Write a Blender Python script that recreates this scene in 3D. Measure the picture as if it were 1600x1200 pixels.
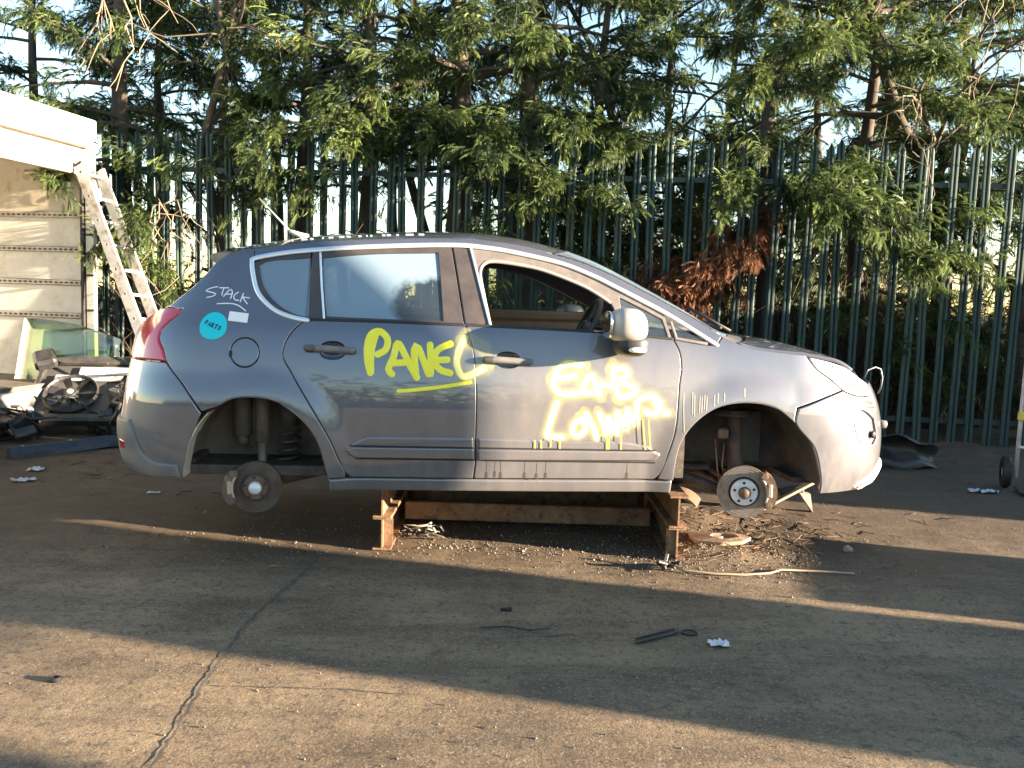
import bpy, bmesh, math, random
import numpy as np
from math import radians, sin, cos, pi
from mathutils import Vector, Matrix, Euler
from mathutils.geometry import delaunay_2d_cdt

scene = bpy.context.scene
for o in list(bpy.data.objects): bpy.data.objects.remove(o)
COL = scene.collection
random.seed(7); RNG = np.random.default_rng(7)

# ---------------------------------------------------------------- camera
cam = bpy.data.cameras.new('camera'); camo = bpy.data.objects.new('camera', cam); COL.objects.link(camo)
CAM_H, PITCH, ROLL = 1.40, radians(5.5), radians(1.8)
r0 = Vector((1,0,0)); u0 = Vector((0, sin(PITCH), cos(PITCH))); fw = Vector((0, cos(PITCH), -sin(PITCH)))
up = u0*cos(ROLL)-r0*sin(ROLL); rt = r0*cos(ROLL)+u0*sin(ROLL)
camo.matrix_world = Matrix(((rt.x,up.x,-fw.x,0),(rt.y,up.y,-fw.y,0),(rt.z,up.z,-fw.z,CAM_H),(0,0,0,1)))
cam.sensor_width = 36; cam.lens = 36*1386/1600; cam.clip_end = 2000; cam.clip_start = .05
scene.camera = camo

# ---------------------------------------------------------------- light
SUN_AZ, SUN_EL = radians(-15), radians(9.0)          # azimuth from +x towards +y
sdir = Vector((cos(SUN_AZ)*cos(SUN_EL), sin(SUN_AZ)*cos(SUN_EL), sin(SUN_EL)))
sun = bpy.data.lights.new('sun', 'SUN'); sun.energy = 5.0; sun.angle = radians(.55); sun.color = (1, .80, .58)
suno = bpy.data.objects.new('sun', sun); COL.objects.link(suno)
suno.rotation_euler = sdir.to_track_quat('Z', 'Y').to_euler()
world = bpy.data.worlds.new('World'); scene.world = world; world.use_nodes = True
wn = world.node_tree; bg = wn.nodes['Background']
sky = wn.nodes.new('ShaderNodeTexSky'); sky.sky_type = 'NISHITA'; sky.sun_disc = False
sky.sun_elevation = SUN_EL; sky.sun_rotation = math.atan2(sdir.x, sdir.y); sky.air_density = 1.0; sky.dust_density = 0.; sky.ozone_density = 1.2
wn.links.new(sky.outputs[0], bg.inputs[0]); bg.inputs[1].default_value = .066
vs = scene.view_settings; vs.view_transform = 'Standard'; vs.look = 'None'; vs.gamma = 1; vs.exposure = 3.0; vs.use_curve_mapping = False
scene.cycles.use_denoising = True
scene.cycles.max_bounces = 8; scene.cycles.transparent_max_bounces = 16
scene.cycles.sample_clamp_indirect = 8

# ---------------------------------------------------------------- materials
def N(nt, t, **kw):
    n = nt.nodes.new(t)
    for k, v in kw.items():
        if k in n.inputs: n.inputs[k].default_value = v
        else: setattr(n, k, v)
    return n
def c4(c): return (c[0], c[1], c[2], 1)
MATS = {}
def mat(name, col, rough=.6, metal=0., col2=None, scale=6., thr=(.35,.65), bump=0., bscale=60., coat=0., coat_rough=.05, spec=.5, trans=0., detail=6., col3=None, scale3=40., rough2=None, stretch=(1,1,1)):
    if name in MATS: return MATS[name]
    m = bpy.data.materials.new(name); m.use_nodes = True; nt = m.node_tree; b = nt.nodes['Principled BSDF']
    b.inputs['Base Color'].default_value = c4(col); b.inputs['Roughness'].default_value = rough; b.inputs['Metallic'].default_value = metal
    b.inputs['Coat Weight'].default_value = coat; b.inputs['Coat Roughness'].default_value = coat_rough
    b.inputs['Specular IOR Level'].default_value = spec; b.inputs['Transmission Weight'].default_value = trans
    tc = N(nt, 'ShaderNodeTexCoord'); mp = N(nt, 'ShaderNodeMapping'); mp.inputs['Scale'].default_value = stretch
    nt.links.new(tc.outputs['Object'], mp.inputs[0]); L = nt.links.new
    src = None
    if col2:
        n = N(nt, 'ShaderNodeTexNoise', Scale=scale, Detail=detail, Roughness=.65); L(mp.outputs[0], n.inputs['Vector'])
        r = N(nt, 'ShaderNodeValToRGB'); r.color_ramp.elements[0].position = thr[0]; r.color_ramp.elements[1].position = thr[1]
        r.color_ramp.elements[0].color = c4(col); r.color_ramp.elements[1].color = c4(col2); L(n.outputs[0], r.inputs[0]); src = r.outputs[0]
        if rough2 is not None:
            mr = N(nt, 'ShaderNodeMapRange'); mr.inputs['From Min'].default_value = thr[0]; mr.inputs['From Max'].default_value = thr[1]
            mr.inputs['To Min'].default_value = rough; mr.inputs['To Max'].default_value = rough2; L(n.outputs[0], mr.inputs[0]); L(mr.outputs[0], b.inputs['Roughness'])
    if col3:
        n3 = N(nt, 'ShaderNodeTexNoise', Scale=scale3, Detail=4., Roughness=.7); L(mp.outputs[0], n3.inputs['Vector'])
        mr3 = N(nt, 'ShaderNodeMapRange'); mr3.inputs['From Min'].default_value = .52; mr3.inputs['From Max'].default_value = .68; L(n3.outputs[0], mr3.inputs[0])
        mx = N(nt, 'ShaderNodeMix', data_type='RGBA'); L(mr3.outputs[0], mx.inputs[0])
        if src: L(src, mx.inputs[6])
        else: mx.inputs[6].default_value = c4(col)
        mx.inputs[7].default_value = c4(col3); src = mx.outputs[2]
    if src: L(src, b.inputs['Base Color'])
    if bump:
        n2 = N(nt, 'ShaderNodeTexNoise', Scale=bscale, Detail=6., Roughness=.6); L(mp.outputs[0], n2.inputs['Vector'])
        bp = N(nt, 'ShaderNodeBump', Strength=bump, Distance=.01); L(n2.outputs[0], bp.inputs['Height']); L(bp.outputs[0], b.inputs['Normal'])
    MATS[name] = m; return m

# ---------------------------------------------------------------- mesh helpers
def link(o, parent=None):
    COL.objects.link(o)
    if parent is not None: o.parent = parent
    return o
def tag(o, label=None, cat=None, group=None, kind=None):
    if label: o['label'] = label
    if cat: o['category'] = cat
    if group: o['group'] = group
    if kind: o['kind'] = kind
    return o
def empty(name, loc=(0,0,0), rz=0., label=None, cat=None, group=None):
    o = bpy.data.objects.new(name, None); o.location = loc; o.rotation_euler = (0,0,rz); o.empty_display_size = .1
    COL.objects.link(o); return tag(o, label, cat, group)
class MB:
    """collects simple solids into one mesh"""
    def __init__(s): s.v = []; s.f = []; s.sm = []
    def add(s, vs, fs, smooth=False):
        k = len(s.v); s.v += [tuple(v) for v in vs]; s.f += [tuple(i+k for i in f) for f in fs]; s.sm += [smooth]*len(fs); return s
    def box(s, c, d, R=None, ch=.0):
        """chamfered box: centre, full size, optional 3x3 rotation"""
        hx, hy, hz = d[0]/2, d[1]/2, d[2]/2; R = R or Matrix.Identity(3); c = Vector(c)
        ch = min(ch, hx*.9, hy*.9, hz*.9)
        if ch <= 0:
            vs = [c+R@Vector((sx*hx, sy*hy, sz*hz)) for sx in (-1,1) for sy in (-1,1) for sz in (-1,1)]
            return s.add(vs, [(0,1,3,2),(4,6,7,5),(0,4,5,1),(2,3,7,6),(0,2,6,4),(1,5,7,3)])
        bm = bmesh.new(); bmesh.ops.create_cube(bm, size=1)
        for v in bm.verts: v.co = Vector((v.co.x*2*hx, v.co.y*2*hy, v.co.z*2*hz))
        bmesh.ops.bevel(bm, geom=bm.edges[:], offset=ch, segments=1, affect='EDGES'); bm.verts.index_update()
        s.add([c+R@v.co for v in bm.verts], [[v.index for v in f.verts] for f in bm.faces]); bm.free(); return s
    def tube(s, pts, r, n=8, caps=True, smooth=True):
        pts = [Vector(p) for p in pts]; rs = r if isinstance(r, (list, tuple)) else [r]*len(pts)
        vs = []; fs = []; prev = None
        for i, p in enumerate(pts):
            d = (pts[min(i+1, len(pts)-1)]-pts[max(i-1, 0)]).normalized()
            a = prev if prev is not None else (Vector((0,0,1)) if abs(d.z) < .9 else Vector((1,0,0)))
            a = (a-d*a.dot(d)); a = a.normalized() if a.length > 1e-6 else d.orthogonal().normalized(); b = d.cross(a); prev = a
            for j in range(n):
                t = 2*pi*j/n; vs.append(p+(a*cos(t)+b*sin(t))*rs[i])
        for i in range(len(pts)-1):
            for j in range(n): fs.append((i*n+j, i*n+(j+1)%n, (i+1)*n+(j+1)%n, (i+1)*n+j))
        if caps: fs.append(tuple(range(n-1,-1,-1))); fs.append(tuple((len(pts)-1)*n+j for j in range(n)))
        return s.add(vs, fs, smooth)
    def lathe(s, prof, c, axis, n=32, a0=0., a1=2*pi, smooth=False):
        """profile (radius, height) turned about axis through c"""
        c = Vector(c); ax = Vector(axis).normalized(); a = ax.orthogonal().normalized()
        if abs(ax.y) > .9: a = Vector((1,0,0))
        b = ax.cross(a); full = abs(a1-a0-2*pi) < 1e-6; m = n if full else n+1
        vs = [c+ax*h+(a*cos(a0+(a1-a0)*j/n)+b*sin(a0+(a1-a0)*j/n))*r for (r, h) in prof for j in range(m)]
        fs = [(i*m+j, i*m+(j+1)%m, (i+1)*m+(j+1)%m, (i+1)*m+j) for i in range(len(prof)-1) for j in range(n)]
        return s.add(vs, fs, smooth)
    def prism(s, poly, o, ax, ay, az, h):
        """polygon (2D) in plane o+ax,ay extruded along az by h"""
        o, ax, ay, az = map(Vector, (o, ax, ay, az)); n = len(poly)
        vs = [o+ax*p[0]+ay*p[1] for p in poly]+[o+ax*p[0]+ay*p[1]+az*h for p in poly]
        return s.add(vs, [tuple(range(n-1,-1,-1)), tuple(range(n, 2*n))]+[(i, (i+1)%n, n+(i+1)%n, n+i) for i in range(n)])
    def build(s, name, m, parent=None, bevel=0.):
        me = bpy.data.meshes.new(name); me.from_pydata(s.v, [], s.f); me.polygons.foreach_set('use_smooth', s.sm)
        bm = bmesh.new(); bm.from_mesh(me); bmesh.ops.recalc_face_normals(bm, faces=bm.faces); bm.to_mesh(me); bm.free()
        me.materials.append(m); o = bpy.data.objects.new(name, me); return link(o, parent)
def npmesh(name, V, T, m, parent=None, smooth=False, attr=None):
    """V (n,3), T (k,3|4) numpy arrays"""
    me = bpy.data.meshes.new(name); V = np.ascontiguousarray(V, np.float32); T = np.ascontiguousarray(T, np.int32); k = T.shape[1]
    me.vertices.add(len(V)); me.vertices.foreach_set('co', V.ravel()); me.loops.add(T.size); me.loops.foreach_set('vertex_index', T.ravel())
    me.polygons.add(len(T)); me.polygons.foreach_set('loop_start', np.arange(0, T.size, k, dtype=np.int32))
    if smooth: me.polygons.foreach_set('use_smooth', np.ones(len(T), bool))
    me.update(calc_edges=True)
    if attr is not None:
        a = me.attributes.new('tint', 'FLOAT', 'POINT'); a.data.foreach_set('value', np.ascontiguousarray(attr, np.float32))
    if m: me.materials.append(m)
    return link(bpy.data.objects.new(name, me), parent)
# ---------------------------------------------------------------- car body surfaces (car-local metres: x forward, -y towards the viewer, z up)
class Spl:
    """natural cubic spline"""
    def __init__(s, pts):
        x = np.array([p[0] for p in pts], float); y = np.array([p[1] for p in pts], float)
        n = len(x); h = np.diff(x); A = np.eye(n); b = np.zeros(n)
        for i in range(1, n-1):
            A[i,i-1] = h[i-1]; A[i,i] = 2*(h[i-1]+h[i]); A[i,i+1] = h[i]
            b[i] = 6*((y[i+1]-y[i])/h[i]-(y[i]-y[i-1])/h[i-1])
        s.x, s.y, s.h, s.m = x, y, h, np.linalg.solve(A, b)
    def __call__(s, q):
        q = np.clip(np.asarray(q, float), s.x[0], s.x[-1])
        i = np.clip(np.searchsorted(s.x, q)-1, 0, len(s.x)-2)
        h = s.h[i]; a = (s.x[i+1]-q)/h; b = (q-s.x[i])/h
        return a*s.y[i]+b*s.y[i+1]+((a**3-a)*s.m[i]+(b**3-b)*s.m[i+1])*h*h/6

def sstep(t):
    t = np.clip(t, 0, 1); return t*t*(3-2*t)

HW = Spl([(.30,.835),(.36,.868),(.42,.886),(.52,.901),(.66,.912),(.78,.915),(.88,.911),(.98,.901),(1.08,.884),(1.16,.865),
          (1.22,.845),(1.27,.822),(1.36,.782),(1.46,.738),(1.56,.692),(1.63,.652),(1.70,.60),(1.78,.54)])
XA_F, XA_R, CAP_F, CAP_R = 1.50, -1.45, 0.95, 0.95
ARCH = [(-1.285, .515, .352), (1.278, .512, .392)]
XF = Spl([(.36,2.12),(.42,2.20),(.50,2.255),(.60,2.27),(.72,2.265),(.82,2.245),(.92,2.21),(1.0,2.165),(1.08,2.085),(1.14,1.99),(1.20,1.86),(1.30,1.72),(1.8,1.6)])
XR = Spl([(.40,-1.98),(.46,-2.07),(.55,-2.11),(.68,-2.12),(.76,-2.105),(.85,-2.09),(.95,-2.075),(1.05,-2.055),(1.15,-2.03),(1.22,-1.995),(1.30,-1.935),(1.40,-1.84),(1.50,-1.75),(1.60,-1.66),(1.8,-1.60)])

def wid(x, z):
    w = HW(z)*(1-.026*(np.abs(x)/1.6)**2.2)
    for cx, cz, r0 in ARCH:
        r = np.hypot(x-cx, np.maximum(z, .50)-cz)
        w = w+.024*sstep(1-(r-r0)/.17)*sstep((1.12-z)/.15)
    return w

def side(u, z):
    """point of the near body side for (u, z); u is x between the ends and runs on round the corner to the centre line at the ends"""
    u = np.asarray(u, float); z = np.asarray(z, float)
    x = u.copy(); y = wid(np.clip(u, XA_R, XA_F), z)
    for xa, cap, fn, sg in ((XA_F, CAP_F, XF, 1), (XA_R, CAP_R, XR, -1)):
        t = np.clip((u-xa)*sg/cap, 0, 1); xe = fn(z); w = wid(np.full_like(u, xa), z)
        d = (xe-xa)
        b1x, b1y = xa+.80*d, w*.985
        b2x, b2y = xa+1.0*d, w*(.66 if sg > 0 else .72)
        bx = (1-t)**3*xa+3*(1-t)**2*t*b1x+3*(1-t)*t*t*b2x+t**3*xe
        by = (1-t)**3*w+3*(1-t)**2*t*b1y+3*(1-t)*t*t*b2y
        m = (u-xa)*sg > 0
        x = np.where(m, bx, x); y = np.where(m, by, y)
    return np.stack([x, -y, z], -1)
# ---------------------------------------------------------------- sheet-metal panels: a 2D outline laid on a curved surface, with rolled edges and depth
def inpoly(P, poly):
    x, y = P[:,0], P[:,1]; c = np.zeros(len(P), bool); q = np.asarray(poly); n = len(q); j = n-1
    for i in range(n):
        xi, yi = q[i]; xj, yj = q[j]
        if yi != yj: c ^= ((yi > y) != (yj > y)) & (x < (xj-xi)*(y-yi)/(yj-yi)+xi)
        j = i
    return c
def smooth_loop(pts, step, closed=True, sharp=35.):
    """densify a closed outline, rounding gentle bends by Catmull-Rom and keeping corners sharper than `sharp` degrees"""
    p = np.asarray(pts, float); n = len(p); out = []
    def ang(i):
        a = p[i]-p[i-1]; b = p[(i+1)%n]-p[i]; return abs(math.degrees(math.atan2(a[0]*b[1]-a[1]*b[0], a@b)))
    cor = [ang(i) > sharp for i in range(n)]
    for i in range(n):
        a, b = p[i], p[(i+1)%n]; L = np.linalg.norm(b-a); k = max(1, int(round(L/step)))
        pa = a-(b-a) if cor[i] else p[i-1]; pb = b+(b-a) if cor[(i+1)%n] else p[(i+2)%n]
        la = max(np.linalg.norm(a-pa), 1e-6); lb = max(np.linalg.norm(pb-b), 1e-6)
        ma = ((b-a)/L+(a-pa)/la)*.5*L if not cor[i] else (b-a); mb = ((b-a)/L+(pb-b)/lb)*.5*L if not cor[(i+1)%n] else (b-a)
        for t in np.arange(k)/k:
            out.append((2*t**3-3*t*t+1)*a+(t**3-2*t*t+t)*ma+(-2*t**3+3*t*t)*b+(t**3-t*t)*mb)
    return np.array(out)
def offset_loop(q, d):
    """move a counter-clockwise loop inwards by d"""
    a = np.roll(q, 1, 0); b = np.roll(q, -1, 0)
    e1 = (q-a)/np.maximum(np.linalg.norm(q-a, axis=1, keepdims=True), 1e-9); e2 = (b-q)/np.maximum(np.linalg.norm(b-q, axis=1, keepdims=True), 1e-9)
    n1 = np.stack([-e1[:,1], e1[:,0]], 1); n2 = np.stack([-e2[:,1], e2[:,0]], 1); n = n1+n2
    n /= np.maximum(np.linalg.norm(n, axis=1, keepdims=True), 1e-6); c = np.clip((n*n1).sum(1, keepdims=True), .5, 1)
    return q+n*d/c, n
def area2(q): return np.sum(q[:,0]*np.roll(q[:,1], -1)-np.roll(q[:,0], -1)*q[:,1])
def panel(name, outline, m, parent, surf=None, holes=(), step=.028, lift=0., roll=.005, gap=.0018, skirt=.012, sharp=35., flip=1, bulge=None, estep=.014):
    """surf(a, b) -> (n,3) points; outward is the side the viewer is on (flip)"""
    surf = surf or side
    loops = []
    for k, h in enumerate([outline]+list(holes)):
        q = smooth_loop(h, estep, sharp=sharp)
        if (area2(q) < 0) == (k == 0): q = q[::-1]
        loops.append(q)
    P = []; lev = []; outd = []; edges = []; polys = []; rim = []
    for k, q in enumerate(loops):
        for l, d in enumerate((gap, gap+roll*.45, gap+roll)):
            qq, nn = offset_loop(q, d); s = len(P); n = len(qq)
            P += list(qq); lev += [l]*n; outd += list(-nn); edges += [(s+i, s+(i+1)%n) for i in range(n)]
            if l == 0: polys.append(qq); rim.append((s, n))
            if l == 2: inner = qq if k == 0 else inner
    lo = polys[0].min(0); hi = polys[0].max(0)
    gx, gy = np.meshgrid(np.arange(lo[0]+step*.3, hi[0], step), np.arange(lo[1]+step*.3, hi[1], step)); G = np.stack([gx.ravel(), gy.ravel()], 1)
    ok = inpoly(G, inner)
    for q in polys[1:]: ok &= ~inpoly(G, q)
    G = G[ok]; B = np.array(P)
    if len(G):
        dm = np.min(((G[:,None,:]-B[None,:,:])**2).sum(2), axis=1) if len(G)*len(B) < 2e7 else np.ones(len(G)); G = G[dm > (step*.42)**2]
    P = P+list(G); lev += [3]*len(G); outd += [np.zeros(2)]*len(G)
    r = delaunay_2d_cdt([Vector(p) for p in P], edges, [], 0, 1e-6)
    V2 = np.array([v[:] for v in r[0]]); orig = r[3]
    src = [o[0] if o else -1 for o in orig]
    lv = np.array([lev[i] if i >= 0 else 3 for i in src]); od = np.array([outd[i] if i >= 0 else np.zeros(2) for i in src])
    T = np.array([f for f in r[2] if len(f) == 3]); C = V2[T].mean(1); ok = inpoly(C, polys[0])
    for q in polys[1:]: ok &= ~inpoly(C, q)
    T = T[ok]
    e = 1e-3
    def SN(A):
        p = surf(A[:,0], A[:,1]); du = surf(A[:,0]+e, A[:,1])-surf(A[:,0]-e, A[:,1]); dv = surf(A[:,0], A[:,1]+e)-surf(A[:,0], A[:,1]-e)
        n = np.cross(du, dv)*flip; n /= np.maximum(np.linalg.norm(n, axis=1, keepdims=True), 1e-12)
        return p, n, du/(2*e), dv/(2*e)
    p, n, du, dv = SN(V2)
    lf = np.full(len(V2), lift, float)
    if bulge is not None: lf = lf+bulge(V2)
    dep = np.array([-roll*1.0, -roll*.28, 0, 0])[lv]+lf
    p3 = p+n*dep[:,None]
    o3 = du*od[:,:1]+dv*od[:,1:]; o3 /= np.maximum(np.linalg.norm(o3, axis=1, keepdims=True), 1e-9)
    if bulge is not None:
        h = 2e-3; bu = (bulge(V2+[h,0])-bulge(V2-[h,0]))/(2*h); bv = (bulge(V2+[0,h])-bulge(V2-[0,h]))/(2*h)
        tu = du/np.maximum((du*du).sum(1, keepdims=True), 1e-9); tv = dv/np.maximum((dv*dv).sum(1, keepdims=True), 1e-9)
        n = n-tu*bu[:,None]-tv*bv[:,None]; n /= np.linalg.norm(n, axis=1, keepdims=True)
    nn = n+o3*np.array([1.6, .55, 0, 0])[lv][:,None]; nn /= np.linalg.norm(nn, axis=1, keepdims=True)
    verts = list(map(tuple, p3)); norms = list(map(tuple, nn)); faces = [tuple(t) if flip > 0 else tuple(t[::-1]) for t in T]
    # skirt
    back = {}
    for i, o in enumerate(src): back.setdefault(o, i)
    for s, c in rim:
        ids = [back.get(s+i, -1) for i in range(c)]
        ids = [i for i in ids if i >= 0]; k = len(verts)
        for i in ids: verts.append(tuple(p3[i])); norms.append(tuple(o3[i]))
        for i in ids: verts.append(tuple(p3[i]-n[i]*skirt)); norms.append(tuple(o3[i]))
        c = len(ids)
        for i in range(c):
            j = (i+1)%c; fa = (k+j, k+i, k+c+i, k+c+j); faces.append(fa if flip > 0 else fa[::-1])
    me = bpy.data.meshes.new(name); me.from_pydata(verts, [], faces); me.polygons.foreach_set('use_smooth', [True]*len(faces))
    me.normals_split_custom_set_from_vertices(norms); me.materials.append(m)
    return link(bpy.data.objects.new(name, me), parent)
def ribbon(name, paths, w, m, parent, surf=None, lift=.003, thick=.003, flip=1, step=.012, widths=None, smoothit=True, edge_alpha=False):
    """raised bands following paths in surface coordinates; each path is one stroke with rounded ends"""
    surf = surf or side; V = []; Fc = []; At = []
    for pi_, path in enumerate(paths):
        p = np.asarray(path, float)
        if len(p) > 2 and smoothit:
            q = [];
            for i in range(len(p)-1):
                a, b = p[i], p[i+1]; pa = p[i-1] if i else a-(b-a)*.5; pb = p[i+2] if i+2 < len(p) else b+(b-a)*.5
                k = max(2, int(np.linalg.norm(b-a)/step))
                for t in np.arange(k)/k:
                    q.append(.5*((2*a)+(b-pa)*t+(2*pa-5*a+4*b-pb)*t*t+(3*a-pa-3*b+pb)*t**3))
            q.append(p[-1]); p = np.array(q)
        else:
            k = max(2, int(np.linalg.norm(p[-1]-p[0])/.05)) if len(p) == 2 else 1
            if len(p) == 2: p = p[0]+(p[1]-p[0])*np.linspace(0, 1, k+1)[:,None]
        ww = (widths[pi_] if widths else w)/2
        t = np.gradient(p, axis=0); t /= np.maximum(np.linalg.norm(t, axis=1, keepdims=True), 1e-9); nn = np.stack([-t[:,1], t[:,0]], 1)
        # rounded ends
        cap = [(-.95,.3),(-.7,.72),(-.35,.94)]
        rows = [(p[0]+t[0]*ww*c, nn[0]*ww*s) for c, s in cap]+[(p[i], nn[i]*ww) for i in range(len(p))]+[(p[-1]-t[-1]*ww*c, nn[-1]*ww*s) for c, s in cap[::-1]]
        prof = [(-1,0),(-.82,.75),(-.4,1),(.4,1),(.82,.75),(1,0)]
        A = np.array([c+n_*a for c, n_ in rows for a, b in prof]); hh = np.array([b for c in rows for a, b in prof])
        e = 1e-3; P = surf(A[:,0], A[:,1]); du = surf(A[:,0]+e, A[:,1])-P; dv = surf(A[:,0], A[:,1]+e)-P; no = np.cross(du, dv)*flip; no /= np.linalg.norm(no, axis=1, keepdims=True)
        P = P+no*(lift+thick*hh)[:,None]; k = len(V); m_ = len(prof); V += list(map(tuple, P))
        At += list(np.array([1-abs(a) for c in rows for a, b in prof]))
        for i in range(len(rows)-1):
            for j in range(m_-1):
                fa = (k+i*m_+j, k+(i+1)*m_+j, k+(i+1)*m_+j+1, k+i*m_+j+1); Fc.append(fa if flip < 0 else fa[::-1])
    me = bpy.data.meshes.new(name); me.from_pydata(V, [], Fc); me.polygons.foreach_set('use_smooth', [True]*len(Fc))
    if edge_alpha:
        a = me.attributes.new('tint', 'FLOAT', 'POINT'); a.data.foreach_set('value', np.array(At, np.float32))
    me.materials.append(m); return link(bpy.data.objects.new(name, me), parent)
# ---------------------------------------------------------------- ground
def vnoise(x, y, f, seed):
    """smooth value noise on arrays"""
    x = x*f; y = y*f; xi = np.floor(x).astype(int); yi = np.floor(y).astype(int); xf = sstep(x-xi); yf = sstep(y-yi)
    h = lambda a, b: ((np.sin(a*127.1+b*311.7+seed*74.7)*43758.5453) % 1)
    return (h(xi,yi)*(1-xf)+h(xi+1,yi)*xf)*(1-yf)+(h(xi,yi+1)*(1-xf)+h(xi+1,yi+1)*xf)*yf
def axis(lo, hi, st, far): 
    a = np.arange(lo, hi, st); out = np.geomspace(st*2, far, 22); return np.concatenate([lo-out[::-1], a, hi+out])
def gheight(X, Y):
    h = .006*(vnoise(X,Y,1.3,1)-.5)+.008*(vnoise(X,Y,4,2)-.5)+.006*(vnoise(X,Y,11,3)-.5)
    h = h*np.clip((14-np.hypot(X,Y-5))/4, 0, 1)
    m = lambda cx, cy, rx, ry, a: a*np.exp(-((X-cx)/rx)**2-((Y-cy)/ry)**2)
    rough = .5+vnoise(X,Y,6,5)
    h = h+rough*(m(1.22,4.86,.24,.14,.055)+m(1.05,5.55,.35,.25,.07)+m(1.6,5.6,.5,.3,.035)+m(.3,5.2,.6,.25,.02))
    h = h+rough*.10*np.clip((Y+.08*X-8.6)/1.2, 0, 1)*np.clip((30-np.abs(Y))/10, 0, 1)        # litter bank along the fence
    return h
gx, gy = axis(-6, 6, .055, 400), axis(1.2, 10.5, .055, 400); GX, GY = np.meshgrid(gx, gy); GZ = gheight(GX, GY); nx, ny = len(gx), len(gy)
ii = (np.arange(ny-1)[:,None]*nx+np.arange(nx-1)[None,:]).ravel()
def ground_mat():
    m = bpy.data.materials.new('dirty yard concrete'); m.use_nodes = True; nt = m.node_tree; L = nt.links.new; b = nt.nodes['Principled BSDF']; b.inputs['Roughness'].default_value = .85; b.inputs['Specular IOR Level'].default_value = .3
    tc = N(nt, 'ShaderNodeTexCoord')
    def noise(s, d=6, r=.6, st=(1,1,1), dist=0.):
        mp = N(nt, 'ShaderNodeMapping'); mp.inputs['Scale'].default_value = st; L(tc.outputs['Object'], mp.inputs[0]); n = N(nt, 'ShaderNodeTexNoise', Scale=s, Detail=float(d), Roughness=r, Distortion=dist); L(mp.outputs[0], n.inputs['Vector']); return n.outputs[0]
    def rng(src, a, b_, lo=0., hi=1.):
        r = N(nt, 'ShaderNodeMapRange', clamp=True); r.inputs['From Min'].default_value = a; r.inputs['From Max'].default_value = b_; r.inputs['To Min'].default_value = lo; r.inputs['To Max'].default_value = hi; L(src, r.inputs[0]); return r.outputs[0]
    def mix(f, a, c):
        x = N(nt, 'ShaderNodeMix', data_type='RGBA'); L(f, x.inputs[0])
        for i, v in ((6, a), (7, c)):
            if isinstance(v, tuple): x.inputs[i].default_value = c4(v)
            else: L(v, x.inputs[i])
        return x.outputs[2]
    def mth(op, a, c):
        x = N(nt, 'ShaderNodeMath', operation=op)
        for i, v in ((0, a), (1, c)):
            if isinstance(v, (int, float)): x.inputs[i].default_value = v
            else: L(v, x.inputs[i])
        return x.outputs[0]
    col = mix(rng(noise(.9, 8, .65), .36, .64), (.175,.122,.074), (.26,.192,.120))
    col = mix(rng(noise(2.6, 8, .7, (.45,1,1), .6), .46, .68, 0, .85), col, (.078,.056,.038))
    col = mix(rng(noise(3.2, 8, .75, (.16,1.5,1), .4), .47, .66, 0, .55), col, (.075,.054,.036))
    col = mix(rng(noise(.45, 4, .6, (.7,1,1), .8), .55, .68, 0, .5), col, (.05,.04,.032))
    col = mix(rng(noise(9., 6, .7), .52, .70, 0, .75), col, (.095,.07,.048))
    col = mix(rng(noise(26., 4, .7), .52, .66, 0, .75), col, (.055,.047,.04))
    col = mix(rng(noise(75., 3, .6), .57, .66, 0, .6), col, (.32,.27,.20))
    col = mix(rng(noise(130., 2, .6), .58, .66, 0, .7), col, (.04,.033,.027))
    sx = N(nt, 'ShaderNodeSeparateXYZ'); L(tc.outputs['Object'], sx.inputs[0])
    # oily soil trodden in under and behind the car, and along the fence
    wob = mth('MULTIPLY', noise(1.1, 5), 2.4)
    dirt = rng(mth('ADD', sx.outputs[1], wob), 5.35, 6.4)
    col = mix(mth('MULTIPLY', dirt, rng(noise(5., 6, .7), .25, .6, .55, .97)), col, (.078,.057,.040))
    L(col, b.inputs['Base Color'])
    hsum = mth('ADD', mth('MULTIPLY', noise(14., 8, .7), .6), mth('MULTIPLY', noise(90., 5, .7), .35))
    bp = N(nt, 'ShaderNodeBump', Strength=.75, Distance=.02); L(hsum, bp.inputs['Height']); L(bp.outputs[0], b.inputs['Normal']); return m
ground = npmesh('ground', np.stack([GX.ravel(), GY.ravel(), GZ.ravel()], 1), np.stack([ii, ii+1, ii+nx+1, ii+nx], 1), ground_mat(), smooth=True); tag(ground, kind='structure')
# joints between the cast slabs, filled with black dirt
def groove(pts, w, seed):
    r = random.Random(seed); V = []; F_ = []
    P = []
    for (a, b) in zip(pts[:-1], pts[1:]):
        n = max(2, int(math.dist(a, b)/.03)); P += [(a[0]+(b[0]-a[0])*i/n, a[1]+(b[1]-a[1])*i/n) for i in range(n)]
    for i, p in enumerate(P):
        q = P[min(i+1, len(P)-1)]; o = P[max(i-1, 0)]; d = Vector((q[0]-o[0], q[1]-o[1])).normalized(); nrm = Vector((-d.y, d.x)); ww = w*(.35+r.random()*1.0); j = r.uniform(-.006,.006)
        for s in (-1, 1):
            x, y = p[0]+nrm.x*(s*ww+j), p[1]+nrm.y*(s*ww+j); V.append((x, y, float(gheight(np.array([x]), np.array([y]))[0])+.004))
    F_ = [(2*i, 2*i+1, 2*i+3, 2*i+2) for i in range(len(P)-1)]; return V, F_
JOINT = mat('joint dirt', (.05,.045,.04), .9, col2=(.10,.085,.07), scale=30)
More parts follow.
